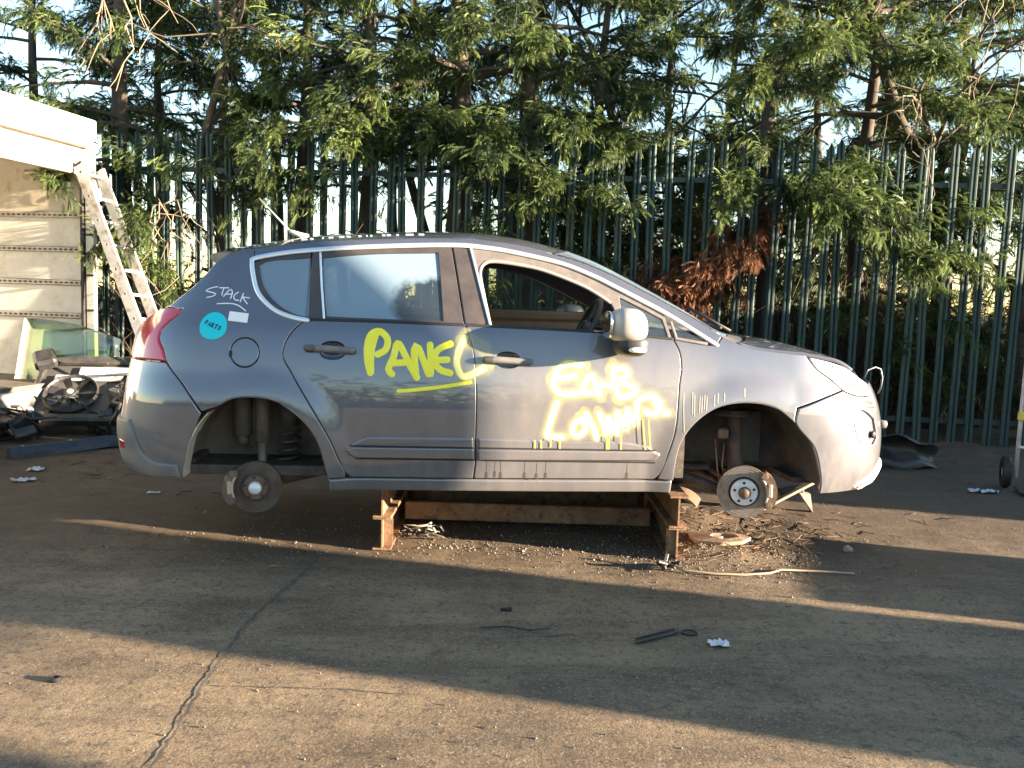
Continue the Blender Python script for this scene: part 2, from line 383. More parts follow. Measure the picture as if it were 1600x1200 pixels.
for nm, pts, w in (('slab_joint', [(-1.0,4.65),(-1.03,4.2),(-1.09,3.6),(-1.06,3.0),(-1.02,2.5),(-1.0,1.6)], .006), ('slab_joint', [(-1.05,3.02),(-.7,3.03),(-.3,3.0)], .003), ('slab_crack', [(.02,3.56),(.2,3.6),(.33,3.62)], .003)):
    V, F_ = groove(pts, w, len(pts)); npmesh(nm, V, F_, JOINT, ground)

# ---------------------------------------------------------------- palisade fence
FM = -.0787; FY = lambda x: 9.40+FM*x
fence = empty('palisade_fence', (0, 9.40, 0), math.atan(FM), 'tall dark green steel palisade fence behind the car', 'fence')
GREEN = mat('green fence paint', (.022,.052,.050), .62, col2=(.03,.062,.056), scale=3, col3=(.07,.085,.06), scale3=8, stretch=(1,1,.3), bump=.1)
GREEND = mat('dark fence paint', (.012,.030,.028), .55, col2=(.02,.04,.035), scale=4)
def pale_mesh(gm):
    prof = [(-.041,.006),(-.028,-.012),(-.014,-.012),(0,.010),(.014,-.012),(.028,-.012),(.041,.006)]; b = MB(); n = len(prof); V = []
    zs = [0.04, 1.2, 2.2, 2.98, 3.04]
    tip = [0,0,0,.0,.05]
    for k, z in enumerate(zs):
        for i, (x, y) in enumerate(prof):
            zz = z
            if k == 4: zz = 3.0+.085*(1-abs(i-3)/3)
            V.append((x, y, zz))
    F_ = [(k*n+i, k*n+i+1, (k+1)*n+i+1, (k+1)*n+i) for k in range(4) for i in range(n-1)]
    me = bpy.data.meshes.new('pale');  V2 = V+[(x, y+.003, z) for x, y, z in V]; m = len(V)
    me.from_pydata(V2, [], F_+[tuple(j+m for j in f[::-1]) for f in F_]); me.materials.append(gm); return me
GREEN2 = mat('faded fence paint', (.035,.068,.062), .7, col2=(.05,.08,.068), scale=2, col3=(.10,.075,.05), scale3=5, stretch=(1,1,.2)); GREEN3 = mat('deep fence paint', (.016,.040,.040), .55, col2=(.025,.055,.05), scale=3)
PMS = [pale_mesh(g_) for g_ in (GREEN, GREEN, GREEN2, GREEN3)]; PITCH_P = .174; rr = random.Random(3)
for k in range(-36, 34):
    o = bpy.data.objects.new('pale', rr.choice(PMS)); COL.objects.link(o); o.parent = fence; o.location = (k*PITCH_P+.02+rr.uniform(-.006,.006), rr.uniform(-.004,.004), rr.uniform(-.03,.03)); o.rotation_euler = (0, rr.gauss(0,.009), rr.gauss(0,.08))
for z, h in ((2.65,.05),(.265,.05)):
    MB().box((-.2,.030,z+.02), (12.4,.006,.05)).box((-.2,.055,z+.045), (12.4,.045,.006)).build('rail', GREEND, fence)
for x in (-5.6,-2.85,-.1,2.65,5.4):
    MB().box((x,.115,1.5), (.10,.006,3.0)).box((x,.17,1.5), (.006,.11,3.0)).box((x,.225,1.5), (.10,.006,3.0)).build('post', GREEND, fence)

# ---------------------------------------------------------------- lorry box body at the left
lorry = empty('lorry_box_body', (-4.33, 8.95, 0), radians(-9.7), 'battered white open-sided lorry box body at the left edge', 'lorry body')
WHITE = mat('weathered white panel', (.50,.48,.43), .5, col2=(.60,.58,.53), scale=3, col3=(.44,.40,.33), scale3=4, bump=.08)
CREAM = mat('grubby shaded cream panel', (.42,.37,.29), .55, col2=(.52,.48,.40), scale=2.5, col3=(.36,.29,.20), scale3=7, bump=.08)
STEELG = mat('grey galvanised rail', (.34,.33,.31), .5, .5, col2=(.22,.20,.18), scale=12)
for i, (z0, z1) in enumerate(((.46,1.08),(1.08,1.41),(1.41,1.74),(1.74,2.08),(2.08,2.95))):
    MB().box((-1.3,.03,(z0+z1)/2), (2.56,.04,z1-z0-.006), ch=.004).build('bulkhead_panel', CREAM if i == 4 else WHITE, lorry)  # top panel uses the darker cream, shade under the header put into colour
for z in (1.09,1.42,1.75,2.09):
    r = MB().box((-1.3,-.004,z), (2.56,.028,.058), ch=.008).build('lashing_rail', STEELG, lorry)
    b = MB()
    for i in range(44): b.box((-2.5+i*.058,-.0195,z), (.03,.004,.018))
    tag(b.build('slots', BLACKM := mat('slot shadow gap', (.03,.028,.025), .8), r), kind='stuff')
MB().box((.0,.01,1.50), (.035,.07,2.1), ch=.005).build('corner_seal', BLACKM, lorry)
MB().box((.075,.02,1.70), (.10,.05,2.6), ch=.01).build('corner_post', WHITE, lorry)
for z in (.75,1.15,1.5,1.9,2.3): MB().box((.08,-.008,z), (.075,.012,.02)).build('hinge_gap', BLACKM, lorry)
MB().box((.03,-2.0,2.89), (.14,4.2,.28), ch=.012).build('roof_fascia', WHITE, lorry)
MB().box((.0,-2.0,2.605), (.09,4.2,.25), ch=.012).build('roof_header', CREAM, lorry)
MB().box((-1.3,-2.0,3.02), (2.7,4.2,.03)).build('roof_sheet', WHITE, lorry)
MB().box((-1.3,-2.0,.42), (2.6,4.2,.08)).build('load_floor', mat('load floor ply', (.10,.08,.06), .8, col2=(.17,.14,.11), scale=5), lorry)
MB().box((.0,-2.0,.33), (.06,4.2,.18), ch=.01).build('bed_rail', mat('grey bed rail', (.30,.28,.25), .6, col2=(.16,.14,.12), scale=6), lorry)
MB().box((-2.58,-2.0,1.7), (.04,4.2,2.6)).build('far_wall', WHITE, lorry)
for x in (-.3,-1.9):
    MB().box((x,-2.0,.30), (.12,4.0,.16)).build('chassis_rail', DARKM := mat('chassis black', (.02,.02,.02), .7), lorry)
for y in (-.6,-3.4):
    MB().box((-1.2,y,.13), (1.6,.25,.26), ch=.01).build('support_block', DARKM, lorry)

# ---------------------------------------------------------------- ladder
lad = empty('ladder', (-3.07, 8.15, 0), 0, 'aluminium ladder leaning on the corner of the white lorry body', 'ladder')
ALU = mat('dull aluminium', (.72,.71,.70), .45, .3, col2=(.60,.58,.56), scale=10, col3=(.40,.27,.18), scale3=7, bump=.05)
a = Vector((0,0,0)); t = Vector((-4.26+3.07, 8.74-8.15, 2.56)); ax = (t-a).normalized(); wv = Vector((.09,.33,0)); wv = (wv-ax*wv.dot(ax)).normalized(); nv = ax.cross(wv)
R3 = Matrix((nv, wv, ax)).transposed(); Lg = (t-a).length
for s in (0, .27):
    MB().box(a+ax*Lg/2+wv*s, (.12,.026,Lg), R3, ch=.004).build('stile', ALU, lad)
n = int(Lg/.26)
for i in range(n):
    p = a+ax*(.2+i*.26); MB().tube([p-wv*.015, p+wv*.285], .016, 8).build('rung', ALU, lad)
    MB().tube([p-wv*.0155, p-wv*.0132], .013, 8).build('rung_plug', BLACKM, lad)
MB().box(a+ax*(Lg+.005), (.09,.035,.03), R3, ch=.004).build('end_cap', BLACKM, lad)

# ---------------------------------------------------------------- unseen shadow casters, added beyond the right edge to shade the scene
SA = Vector((cos(SUN_AZ), sin(SUN_AZ), 0)); SB = Vector((-sin(SUN_AZ), cos(SUN_AZ), 0))
def spot(s, q): p = SA*s+SB*q; return (p.x, p.y, 0)
cabin = empty('shadow_caster_cabin', spot(7.2, 3.61), SUN_AZ, 'added shadow caster, a tall blue steel storage cabin beyond the right edge of the photo', 'cabin')
CB = mat('cabin blue paint', (.07,.12,.20), .5, col2=(.10,.14,.2), scale=4, bump=.1)
MB().box((0,0,.98), (2.0,1.40,1.96)).box((0,0,2.95), (2.0,1.40,1.16)).box((0,-.27,2.165), (2.0,.86,.41)).box((0,.515,2.165), (2.0,.37,.41)).build('shell', CB, cabin); MB().box((-1.01,0,1.1), (.03,.8,2.0), ch=.01).build('door', mat('cabin door', (.10,.10,.10), .5), cabin)  # added blocker; slot left in the shell passes sun to the rear arch
cont = empty('shadow_caster_container', spot(9.2, 9.70), SUN_AZ, 'added shadow caster, a rust red shipping container beyond the right edge of the photo', 'container')  # added out of view to shade the ground and fence behind the car
CR = mat('container red oxide', (.20,.055,.035), .6, col2=(.13,.05,.035), scale=3, bump=.1)
b = MB().box((0,0,1.3), (2.36,5.9,2.55)); 
for i in range(20): b.box((-1.19,-2.85+i*.30,1.3), (.04,.14,2.3), ch=.01)
b.build('shell', CR, cont)
for y in (-2.98,2.98):
    for x in (-1.17,1.17): MB().box((x,y,1.3), (.14,.14,2.6), ch=.01).build('corner_post', CR, cont)
pallet_caster = empty('shadow_caster_pallets', spot(4.6, 5.0), SUN_AZ, 'added shadow caster, a low stack of timber pallets beyond the right edge of the photo', 'pallets')  # added out of view for the short shadow right of the car
for k in range(4):
    b = MB()
    for j in range(6): b.box((-.5+.2*j,0,.135+k*.15), (.11,1.2,.02))
    for y in (-.55,0,.55): b.box((0,y,.06+k*.15), (1.1,.10,.12))
    b.build('pallet', mat('grey pallet timber', (.24,.19,.14), .8, col2=(.16,.13,.10), scale=6, stretch=(.3,3,1)), pallet_caster)

conifer_off = None
# ---------------------------------------------------------------- the car
PSI = radians(5.589)
car = empty('car', (-.0875, 5.426, 0), PSI, 'grey five-door hatchback without wheels, sprayed with yellow lettering, propped on a rusty steel stand', 'car')

def paint_mat(name, base, metal, rough, dust_amt):
    m = bpy.data.materials.new(name); m.use_nodes = True; nt = m.node_tree; L = nt.links.new; b = nt.nodes['Principled BSDF']
    tc = N(nt, 'ShaderNodeTexCoord'); sx = N(nt, 'ShaderNodeSeparateXYZ'); L(tc.outputs['Object'], sx.inputs[0])
    h = N(nt, 'ShaderNodeMapRange', clamp=True); h.inputs['From Min'].default_value = 1.02; h.inputs['From Max'].default_value = .42; h.inputs['To Min'].default_value = .06; h.inputs['To Max'].default_value = .45; L(sx.outputs[2], h.inputs[0])
    n = N(nt, 'ShaderNodeTexNoise', Scale=7., Detail=8., Roughness=.7); mp = N(nt, 'ShaderNodeMapping'); mp.inputs['Scale'].default_value = (1.6, 1, .55); L(tc.outputs['Object'], mp.inputs[0]); L(mp.outputs[0], n.inputs['Vector'])
    n2 = N(nt, 'ShaderNodeTexNoise', Scale=160., Detail=3., Roughness=.7); L(tc.outputs['Object'], n2.inputs['Vector'])
    a = N(nt, 'ShaderNodeMath', operation='MULTIPLY_ADD'); L(n.outputs[0], a.inputs[0]); a.inputs[1].default_value = 1.1; a.inputs[2].default_value = -.28
    a1 = N(nt, 'ShaderNodeMath', operation='MULTIPLY_ADD'); L(n2.outputs[0], a1.inputs[0]); a1.inputs[1].default_value = .5; L(a.outputs[0], a1.inputs[2])
    f = N(nt, 'ShaderNodeMath', operation='MULTIPLY', use_clamp=True); L(a1.outputs[0], f.inputs[0]); L(h.outputs[0], f.inputs[1])
    f2 = N(nt, 'ShaderNodeMath', operation='MULTIPLY', use_clamp=True); L(f.outputs[0], f2.inputs[0]); f2.inputs[1].default_value = 1.7*dust_amt
    # dust on the front half, thickened to paint in sunlit brightness; ragged edge
    n3 = N(nt, 'ShaderNodeTexNoise', Scale=2.6, Detail=6., Roughness=.65); L(tc.outputs['Object'], n3.inputs['Vector'])
    xa = N(nt, 'ShaderNodeMath', operation='MULTIPLY_ADD'); L(n3.outputs[0], xa.inputs[0]); xa.inputs[1].default_value = .9; L(sx.outputs[0], xa.inputs[2])
    xr = N(nt, 'ShaderNodeMapRange', clamp=True); xr.inputs['From Min'].default_value = -.05; xr.inputs['From Max'].default_value = .5; xr.inputs['To Max'].default_value = .5*dust_amt; L(xa.outputs[0], xr.inputs[0])
    zr = N(nt, 'ShaderNodeMapRange', clamp=True); zr.inputs['From Min'].default_value = 1.25; zr.inputs['From Max'].default_value = 1.0; zr.inputs['To Min'].default_value = .35; L(sx.outputs[2], zr.inputs[0])
    xz = N(nt, 'ShaderNodeMath', operation='MULTIPLY'); L(xr.outputs[0], xz.inputs[0]); L(zr.outputs[0], xz.inputs[1])
    xf = N(nt, 'ShaderNodeMapRange', clamp=True); xf.inputs['From Min'].default_value = .90; xf.inputs['From Max'].default_value = 1.15; xf.inputs['To Min'].default_value = 1.; xf.inputs['To Max'].default_value = .42; L(sx.outputs[0], xf.inputs[0])
    xzz = N(nt, 'ShaderNodeMath', operation='MULTIPLY'); L(xz.outputs[0], xzz.inputs[0]); L(xf.outputs[0], xzz.inputs[1]); xz = xzz
    xm = N(nt, 'ShaderNodeMath', operation='MULTIPLY_ADD'); L(a1.outputs[0], xm.inputs[0]); xm.inputs[1].default_value = .9; xm.inputs[2].default_value = .45
    xy = N(nt, 'ShaderNodeMath', operation='MULTIPLY'); L(xz.outputs[0], xy.inputs[0]); L(xm.outputs[0], xy.inputs[1])
    fo = f2; f2 = N(nt, 'ShaderNodeMath', operation='MAXIMUM', use_clamp=True); L(fo.outputs[0], f2.inputs[0]); L(xy.outputs[0], f2.inputs[1])
    mx = N(nt, 'ShaderNodeMix', data_type='RGBA'); L(f2.outputs[0], mx.inputs[0]); mx.inputs[6].default_value = c4(base); mx.inputs[7].default_value = (.285, .245, .195, 1); L(mx.outputs[2], b.inputs['Base Color'])
    for key, v0, v1 in (('Metallic', metal, .0), ('Roughness', rough, .75), ('Coat Weight', 1., .1)):
        r = N(nt, 'ShaderNodeMapRange'); r.inputs['To Min'].default_value = v0; r.inputs['To Max'].default_value = v1; L(f2.outputs[0], r.inputs[0]); L(r.outputs[0], b.inputs[key])
    b.inputs['Coat Roughness'].default_value = .035; b.inputs['Coat IOR'].default_value = 1.85
    return m
PAINT = paint_mat('grey metallic paint', (.085, .095, .130), .45, .30, .8)
PAINT_TOP = PAINT
PLAST = mat('dark grey plastic trim', (.045,.047,.052), .55, col2=(.11,.10,.09), scale=9, bump=.15, bscale=200)
APRON = mat('grey plastic apron', (.12,.12,.125), .5, col2=(.2,.18,.16), scale=8, bump=.1, bscale=220)
BLACK = mat('black rubber', (.012,.012,.013), .6)
GLOSSB = mat('black pillar trim', (.04,.036,.037), .32, col2=(.085,.068,.062), scale=9, thr=(.3,.8), rough2=.5)
FRAME = mat('window frame grey', (.12,.105,.10), .5, col2=(.17,.145,.13), scale=20)
CHROME = mat('polished trim', (.86,.86,.86), .36, .75)
RUSTDISC = mat('brake iron', (.16,.12,.09), .55, .35, col2=(.10,.055,.03), scale=18, bump=.2, bscale=90)
DISCFACE = mat('worn disc face', (.34,.29,.25), .42, .75, col2=(.22,.15,.11), scale=22, thr=(.45,.75))
HUBSIL = mat('bright hub alloy', (.78,.78,.79), .42, .25, col2=(.66,.66,.66), scale=30)
DARKMET = mat('grimy dark metal', (.035,.03,.027), .6, .2, col2=(.10,.08,.065), scale=14, bump=.3, bscale=60)
CALIP = mat('rusted caliper', (.22,.15,.11), .6, .3, col2=(.13,.075,.05), scale=25, bump=.3, bscale=120)
LINER = mat('wheel arch liner', (.035,.033,.033), .75, col2=(.085,.072,.06), scale=7, bump=.4, bscale=50)
LINERL = mat('rear arch steel', (.10,.085,.07), .7, col2=(.17,.14,.11), scale=6, bump=.3, bscale=50)
INTER = mat('cabin plastic', (.03,.03,.032), .55, col2=(.05,.048,.046), scale=20)

def glass_mat(name, tint, fog=None, dust=.06):
    m = bpy.data.materials.new(name); m.use_nodes = True; nt = m.node_tree; L = nt.links.new; nt.nodes.remove(nt.nodes['Principled BSDF']); out = nt.nodes['Material Output']
    tr = N(nt, 'ShaderNodeBsdfTransparent', Color=c4(tint)); gl = N(nt, 'ShaderNodeBsdfGlossy', Roughness=.02); gl.inputs['Color'].default_value = (1,1,1,1)
    fr = N(nt, 'ShaderNodeFresnel', IOR=1.5); ad = N(nt, 'ShaderNodeMath', operation='MULTIPLY', use_clamp=True); L(fr.outputs[0], ad.inputs[0]); ad.inputs[1].default_value = 1.8
    mx = N(nt, 'ShaderNodeMixShader'); L(ad.outputs[0], mx.inputs[0]); L(tr.outputs[0], mx.inputs[1]); L(gl.outputs[0], mx.inputs[2])
    df = N(nt, 'ShaderNodeBsdfDiffuse'); df.inputs['Color'].default_value = (.36,.51,.66,1)
    tl = N(nt, 'ShaderNodeBsdfTranslucent'); tl.inputs['Color'].default_value = (.5,.52,.52,1)
    dm = N(nt, 'ShaderNodeMixShader'); dm.inputs[0].default_value = .35; L(df.outputs[0], dm.inputs[1]); L(tl.outputs[0], dm.inputs[2])
    m2 = N(nt, 'ShaderNodeMixShader'); L(mx.outputs[0], m2.inputs[1]); L(dm.outputs[0], m2.inputs[2])
    tc = N(nt, 'ShaderNodeTexCoord'); n = N(nt, 'ShaderNodeTexNoise', Scale=5., Detail=7., Roughness=.65); L(tc.outputs['Object'], n.inputs['Vector'])
    if fog:
        # condensation: covers the pane except a wiped corner (centre x, z, radius)
        cx, cz, rx, rz, amt = fog
        s = N(nt, 'ShaderNodeSeparateXYZ'); L(tc.outputs['Object'], s.inputs[0])
        ax = N(nt, 'ShaderNodeMath', operation='MULTIPLY_ADD'); L(s.outputs[0], ax.inputs[0]); ax.inputs[1].default_value = 1/rx; ax.inputs[2].default_value = -cx/rx
        az = N(nt, 'ShaderNodeMath', operation='MULTIPLY_ADD'); L(s.outputs[2], az.inputs[0]); az.inputs[1].default_value = 1/rz; az.inputs[2].default_value = -cz/rz
        cb = N(nt, 'ShaderNodeCombineXYZ'); L(ax.outputs[0], cb.inputs[0]); L(az.outputs[0], cb.inputs[1])
        le = N(nt, 'ShaderNodeVectorMath', operation='LENGTH'); L(cb.outputs[0], le.inputs[0])
        sm = N(nt, 'ShaderNodeMath', operation='MULTIPLY_ADD'); L(n.outputs[0], sm.inputs[0]); sm.inputs[1].default_value = .9; L(le.outputs['Value'], sm.inputs[2])
        r = N(nt, 'ShaderNodeMapRange', clamp=True); r.inputs['From Min'].default_value = 1.30; r.inputs['From Max'].default_value = 1.55; r.inputs['To Min'].default_value = .08; r.inputs['To Max'].default_value = amt; L(sm.outputs[0], r.inputs[0]); L(r.outputs[0], m2.inputs[0])
    else:
        r = N(nt, 'ShaderNodeMapRange', clamp=True); r.inputs['From Min'].default_value = .3; r.inputs['From Max'].default_value = .75; r.inputs['To Min'].default_value = dust*.4; r.inputs['To Max'].default_value = dust*1.6; L(n.outputs[0], r.inputs[0]); L(r.outputs[0], m2.inputs[0])
    L(m2.outputs[0], out.inputs[0]); return m
GLASS = glass_mat('clear tinted glass', (.62,.70,.66))
FOGGED = glass_mat('fogged door glass', (.55,.62,.6), (-.42,1.35,.20,.16,.72))
FOGQ = glass_mat('fogged quarter glass', (.55,.62,.6), (9,9,.2,.2,.68))
SCREEN = glass_mat('dusty windscreen glass', (.7,.78,.74), None, .30)

# --- outlines in (u, z)
RD_REAR = [(-1.043,1.262),(-1.064,1.252),(-1.122,1.193),(-1.153,1.129),(-1.157,1.075),(-1.114,.996),(-.99,.793),(-.916,.664),(-.868,.555),(-.836,.49),(-.805,.466)]
RD_FRONT = [(-.187,.466),(-.176,.58),(-.18,.66),(-.18,.797),(-.184,.96),(-.2,1.122),(-.244,1.256)]
FD_FRONT = [(.85,1.214),(.882,1.148),(.891,1.066),(.881,.983),(.876,.883),(.862,.733),(.834,.624),(.793,.501),(.768,.475)]
ARCH_R = [(-1.589,.453),(-1.565,.557),(-1.55,.64),(-1.53,.712),(-1.48,.811),(-1.405,.858),(-1.295,.87),(-1.185,.85),(-1.059,.766),(-.979,.654),(-.938,.52),(-.922,.46)]
ARCH_F = [(.868,.472),(.876,.581),(.9,.684),(.96,.776),(1.077,.862),(1.233,.893),(1.391,.871),(1.505,.795),(1.569,.657),(1.6,.516),(1.624,.398)]
TAIL = [(-1.673,1.296),(-1.797,1.301),(-1.888,1.275),(-1.99,1.232),(-2.10,1.19),(-2.12,1.10),(-2.06,1.034),(-1.931,1.031),(-1.773,1.032),(-1.675,1.031),(-1.701,1.087),(-1.739,1.14),(-1.747,1.188),(-1.723,1.224),(-1.685,1.265)]
EDGE = [(-1.989,1.228),(-1.888,1.275),(-1.797,1.301),(-1.76,1.335),(-1.691,1.402),(-1.62,1.49),(-1.565,1.55),(-1.444,1.594),(-1.342,1.614),(-1.237,1.634),(-1.075,1.658),(-.744,1.688),(-.322,1.709),(-.116,1.702),(.056,1.682),(.226,1.646),(.449,1.578),(.788,1.418),(1.023,1.295),(1.124,1.238),(1.244,1.190),(1.384,1.168),(1.582,1.151),(1.70,1.132),(1.795,1.11),(1.86,1.061)]
DLO_TOP = [(-1.338,1.565),(-1.233,1.591),(-1.071,1.617),(-.743,1.65),(-.322,1.675),(-.117,1.665),(.054,1.640),(.276,1.593),(.447,1.530),(.548,1.482),(.819,1.349),(1.085,1.19)]
DLO_LEFT = [(-1.046,1.259),(-1.127,1.273),(-1.209,1.303),(-1.278,1.359),(-1.314,1.413),(-1.338,1.494),(-1.347,1.548)]
DLO_BOT = [(1.05,1.188),(.86,1.213),(.485,1.238),(.031,1.251),(-.218,1.257),(-.66,1.261)]
def ell(cx, cz, rx, rz, n=28, p=2.): return [(cx+rx*abs(cos(t))**(2/p)*np.sign(cos(t)), cz+rz*abs(sin(t))**(2/p)*np.sign(sin(t))) for t in np.arange(n)*2*pi/n]

FUEL = ell(-1.346, 1.09, .0715, .073)
CUP_R = ell(-.913, 1.112, .062, .043, p=2.3); CUP_F = ell(-.025, 1.085, .062, .04, p=2.3)
quarter = panel('quarter_panel', [(-1.676,1.031),(-1.588,.925),(-1.512,.79)]+ARCH_R[4:]+[(-.84,.462)]+RD_REAR[:-1][::-1]+DLO_LEFT+[(-1.338,1.572),(-1.342,1.614),(-1.444,1.594),(-1.565,1.55),(-1.62,1.49),(-1.691,1.402),(-1.76,1.335),(-1.797,1.303)]+TAIL[:1]+TAIL[:9:-1], PAINT, car, holes=[FUEL])
cap = panel('fuel_cap', FUEL, PAINT, quarter)
MB().box((-1.415,-.868,1.083), (.012,.02,.03), ch=.003).build('finger_notch', BLACK, cap)
rdoor = panel('rear_door', RD_REAR+RD_FRONT+[(-.66,1.261)], PAINT, car, holes=[CUP_R])
fdoor = panel('front_door', [(-.183,.466)]+FD_FRONT[::-1]+[(.485,1.238),(.031,1.251),(-.24,1.257)]+RD_FRONT[1:-1][::-1], PAINT, car, holes=[CUP_F])
fender = panel('front_fender', [(.853,1.212),(1.05,1.188),(1.085,1.190),(1.122,1.236),(1.244,1.188),(1.384,1.166),(1.57,1.150),(1.60,1.078),(1.66,1.014),(1.70,.965),(1.619,.93),(1.512,.872),(1.505,.795)]+ARCH_F[6::-1]+[(.785,.474)]+FD_FRONT[7:0:-1], PAINT, car)
fbump = panel('front_bumper', ARCH_F[7:]+[(1.768,.40),(1.936,.40),(2.45,.41),(2.45,1.0),(1.95,.99),(1.87,.925),(1.75,.938),(1.70,.962),(1.619,.928),(1.514,.868)], PAINT, car, holes=[[(1.734,.858),(1.804,.851),(1.89,.799),(1.915,.688),(1.879,.656),(1.796,.675),(1.757,.71),(1.738,.774)]])
rbump = panel('rear_bumper', [(-1.677,1.029),(-1.588,.923),(-1.512,.785),(-1.53,.712),(-1.55,.64),(-1.565,.557),(-1.589,.456),(-1.611,.448),(-1.78,.443),(-2.0,.46),(-2.40,.46),(-2.40,1.029),(-2.06,1.031)], PAINT, car)
panel('apron', [(-2.40,.715),(-1.978,.72),(-1.860,.729),(-1.835,.70),(-1.808,.65),(-1.773,.571),(-1.704,.529),(-1.60,.519),(-1.598,.452),(-1.78,.441),(-2.0,.455),(-2.40,.455)], APRON, rbump, lift=.014, roll=.012)
panel('reflector', [(-1.965,.617),(-1.89,.613),(-1.894,.571),(-1.965,.566)], mat('red reflector', (.5,.02,.03), .2, coat=1), rbump, lift=.018)
panel('tailgate', [(-2.40,1.033),(-2.12,1.033),(-2.125,1.11),(-2.105,1.20),(-2.05,1.235),(-2.40,1.25)], PAINT, car)
LAMPRED = bpy.data.materials.new('red lamp lens'); LAMPRED.use_nodes = True
_b = LAMPRED.node_tree.nodes['Principled BSDF']; _b.inputs['Base Color'].default_value = (.58,.015,.05,1); _b.inputs['Roughness'].default_value = .18; _b.inputs['Coat Weight'].default_value = 1.; _b.inputs['Subsurface Weight'].default_value = .0; _b.inputs['Subsurface Radius'].default_value = (.03,.005,.005)
tl = panel('tail_light', TAIL, LAMPRED, car, lift=.004, roll=.010)
panel('clear_strip', [(-1.985,1.20),(-2.03,1.185),(-2.05,1.12),(-2.0,1.05),(-1.96,1.05),(-1.985,1.12)], mat('pale lamp strip', (.75,.45,.42), .2, coat=1), tl, lift=.0065, roll=.003)
panel('sill', [(-.922,.455),(-.84,.459),(-.183,.460),(.768,.467),(.865,.468),(.862,.394),(-.181,.389),(-.919,.389)], PAINT, car, lift=-.006, roll=.012)
panel('roof_rail', DLO_TOP+[(1.118,1.236),(1.023,1.295),(.788,1.418),(.449,1.578),(.226,1.646),(.056,1.682),(-.116,1.702),(-.322,1.709),(-.744,1.688),(-1.075,1.658),(-1.237,1.634),(-1.340,1.614)], PAINT, car, roll=.003)
# side mouldings and rubbing strips
mr = panel('side_moulding', [(-.834,.624),(-.787,.656),(-.726,.684),(-.192,.688),(-.184,.61),(-.185,.575),(-.773,.574),(-.822,.593)], PAINT, rdoor, lift=.010, roll=.012, sharp=17)
panel('rubbing_strip', [(-.836,.618),(-.80,.631),(-.188,.632),(-.186,.572),(-.789,.570),(-.826,.592)], PAINT, rdoor, lift=.022, roll=.008, sharp=17)
panel('side_moulding', [(-.17,.686),(.274,.678),(.612,.675),(.723,.656),(.792,.615),(.765,.577),(-.166,.57)], PAINT, fdoor, lift=.010, roll=.012, sharp=17)
panel('rubbing_strip', [(-.168,.628),(.745,.630),(.792,.612),(.765,.578),(-.166,.568)], PAINT, fdoor, lift=.022, roll=.008, sharp=17)
for d_, (xa_, xb_) in ((rdoor,(-.815,-.19)),(fdoor,(-.165,.765))):
    ribbon('moulding_groove', [[(xa_,.634),(xb_,.634)]], .007, BLACK, d_, lift=.0135, thick=.004)
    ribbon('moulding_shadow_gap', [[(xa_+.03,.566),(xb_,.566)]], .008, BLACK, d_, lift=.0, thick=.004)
# handles
for dr, cup, (cx, cz), tl_ in ((rdoor, CUP_R, (-.924,1.113), -.006), (fdoor, CUP_F, (-.024,1.078), -.008)):
    def bowl(V, cx=cup[0][0]-.062, cz=sum(p[1] for p in cup)/len(cup)): return -.028*np.clip(1-((V[:,0]-cx)/.066)**2-((V[:,1]-cz)/.046)**2, 0, 1)**.6
    panel('handle_cup', cup, PAINT, dr, lift=-.004, bulge=bowl, step=.012, roll=.002)
    h = ribbon('handle', [[(cx-.112,cz+.004),(cx-.06,cz+.004),(cx+.05,cz),(cx+.112,cz-.003)]], .036, APRON, dr, lift=.012, thick=.022)
    ribbon('end_cap', [[(cx-.112,cz+.004),(cx-.085,cz+.004)]], .037, PLAST, dr, lift=.012, thick=.0235)
# windows: frames, pillars, glass
QG = [(-1.041,1.279),(-1.113,1.293),(-1.186,1.329),(-1.248,1.385),(-1.285,1.446),(-1.306,1.53),(-1.287,1.546),(-1.117,1.572),(-1.052,1.58)]
RG = [(-.986,1.583),(-.74,1.612),(-.392,1.632),(-.376,1.476),(-.36,1.278),(-.661,1.281),(-.949,1.286),(-.97,1.424)]
FO = [(-.115,1.268),(-.145,1.41),(-.166,1.53),(-.145,1.579),(-.094,1.595),(.052,1.578),(.189,1.548),(.392,1.472),(.517,1.408),(.548,1.345),(.563,1.246),(.265,1.256),(.014,1.262)]
FQ = [(.575,1.424),(.682,1.374),(.797,1.316),(.822,1.229),(.621,1.240),(.594,1.306)]
TR = [(.85,1.298),(.934,1.256),(1.02,1.208),(.878,1.223)]
W_ = -.006
panel('quarter_window_frame', [(-1.052,1.264),(-1.125,1.278),(-1.203,1.308),(-1.270,1.363),(-1.306,1.417),(-1.330,1.494),(-1.336,1.552),(-1.233,1.584),(-1.05,1.613)], GLOSSB, car, holes=[QG], lift=W_, roll=.002, step=.02)
panel('rear_window_frame', [(-1.046,1.613),(-.743,1.643),(-.318,1.668),(-.25,1.262),(-.66,1.266),(-1.044,1.266)], GLOSSB, rdoor, holes=[RG], lift=W_, roll=.003, step=.02)
panel('front_window_frame', [(-.314,1.668),(-.117,1.658),(.054,1.633),(.276,1.586),(.447,1.523),(.548,1.475),(.812,1.345),(.846,1.22),(.485,1.243),(.031,1.256),(-.246,1.262)], FRAME, fdoor, holes=[FO, FQ], lift=W_, roll=.004, step=.02)
panel('b_pillar_cover', [(-.312,1.664),(-.222,1.660),(-.122,1.266),(-.243,1.264)], GLOSSB, fdoor, lift=-.003, roll=.002)
panel('corner_window', TR, GLASS, car, lift=-.006, roll=.001)
ribbon('corner_window_trim', [[(.846,1.30),(.868,1.222)],[(.868,1.219),(1.03,1.196)]], .016, FRAME, car, lift=-.004)
panel('quarter_glass', QG, FOGQ, car, lift=-.012, roll=.001, gap=-.003)
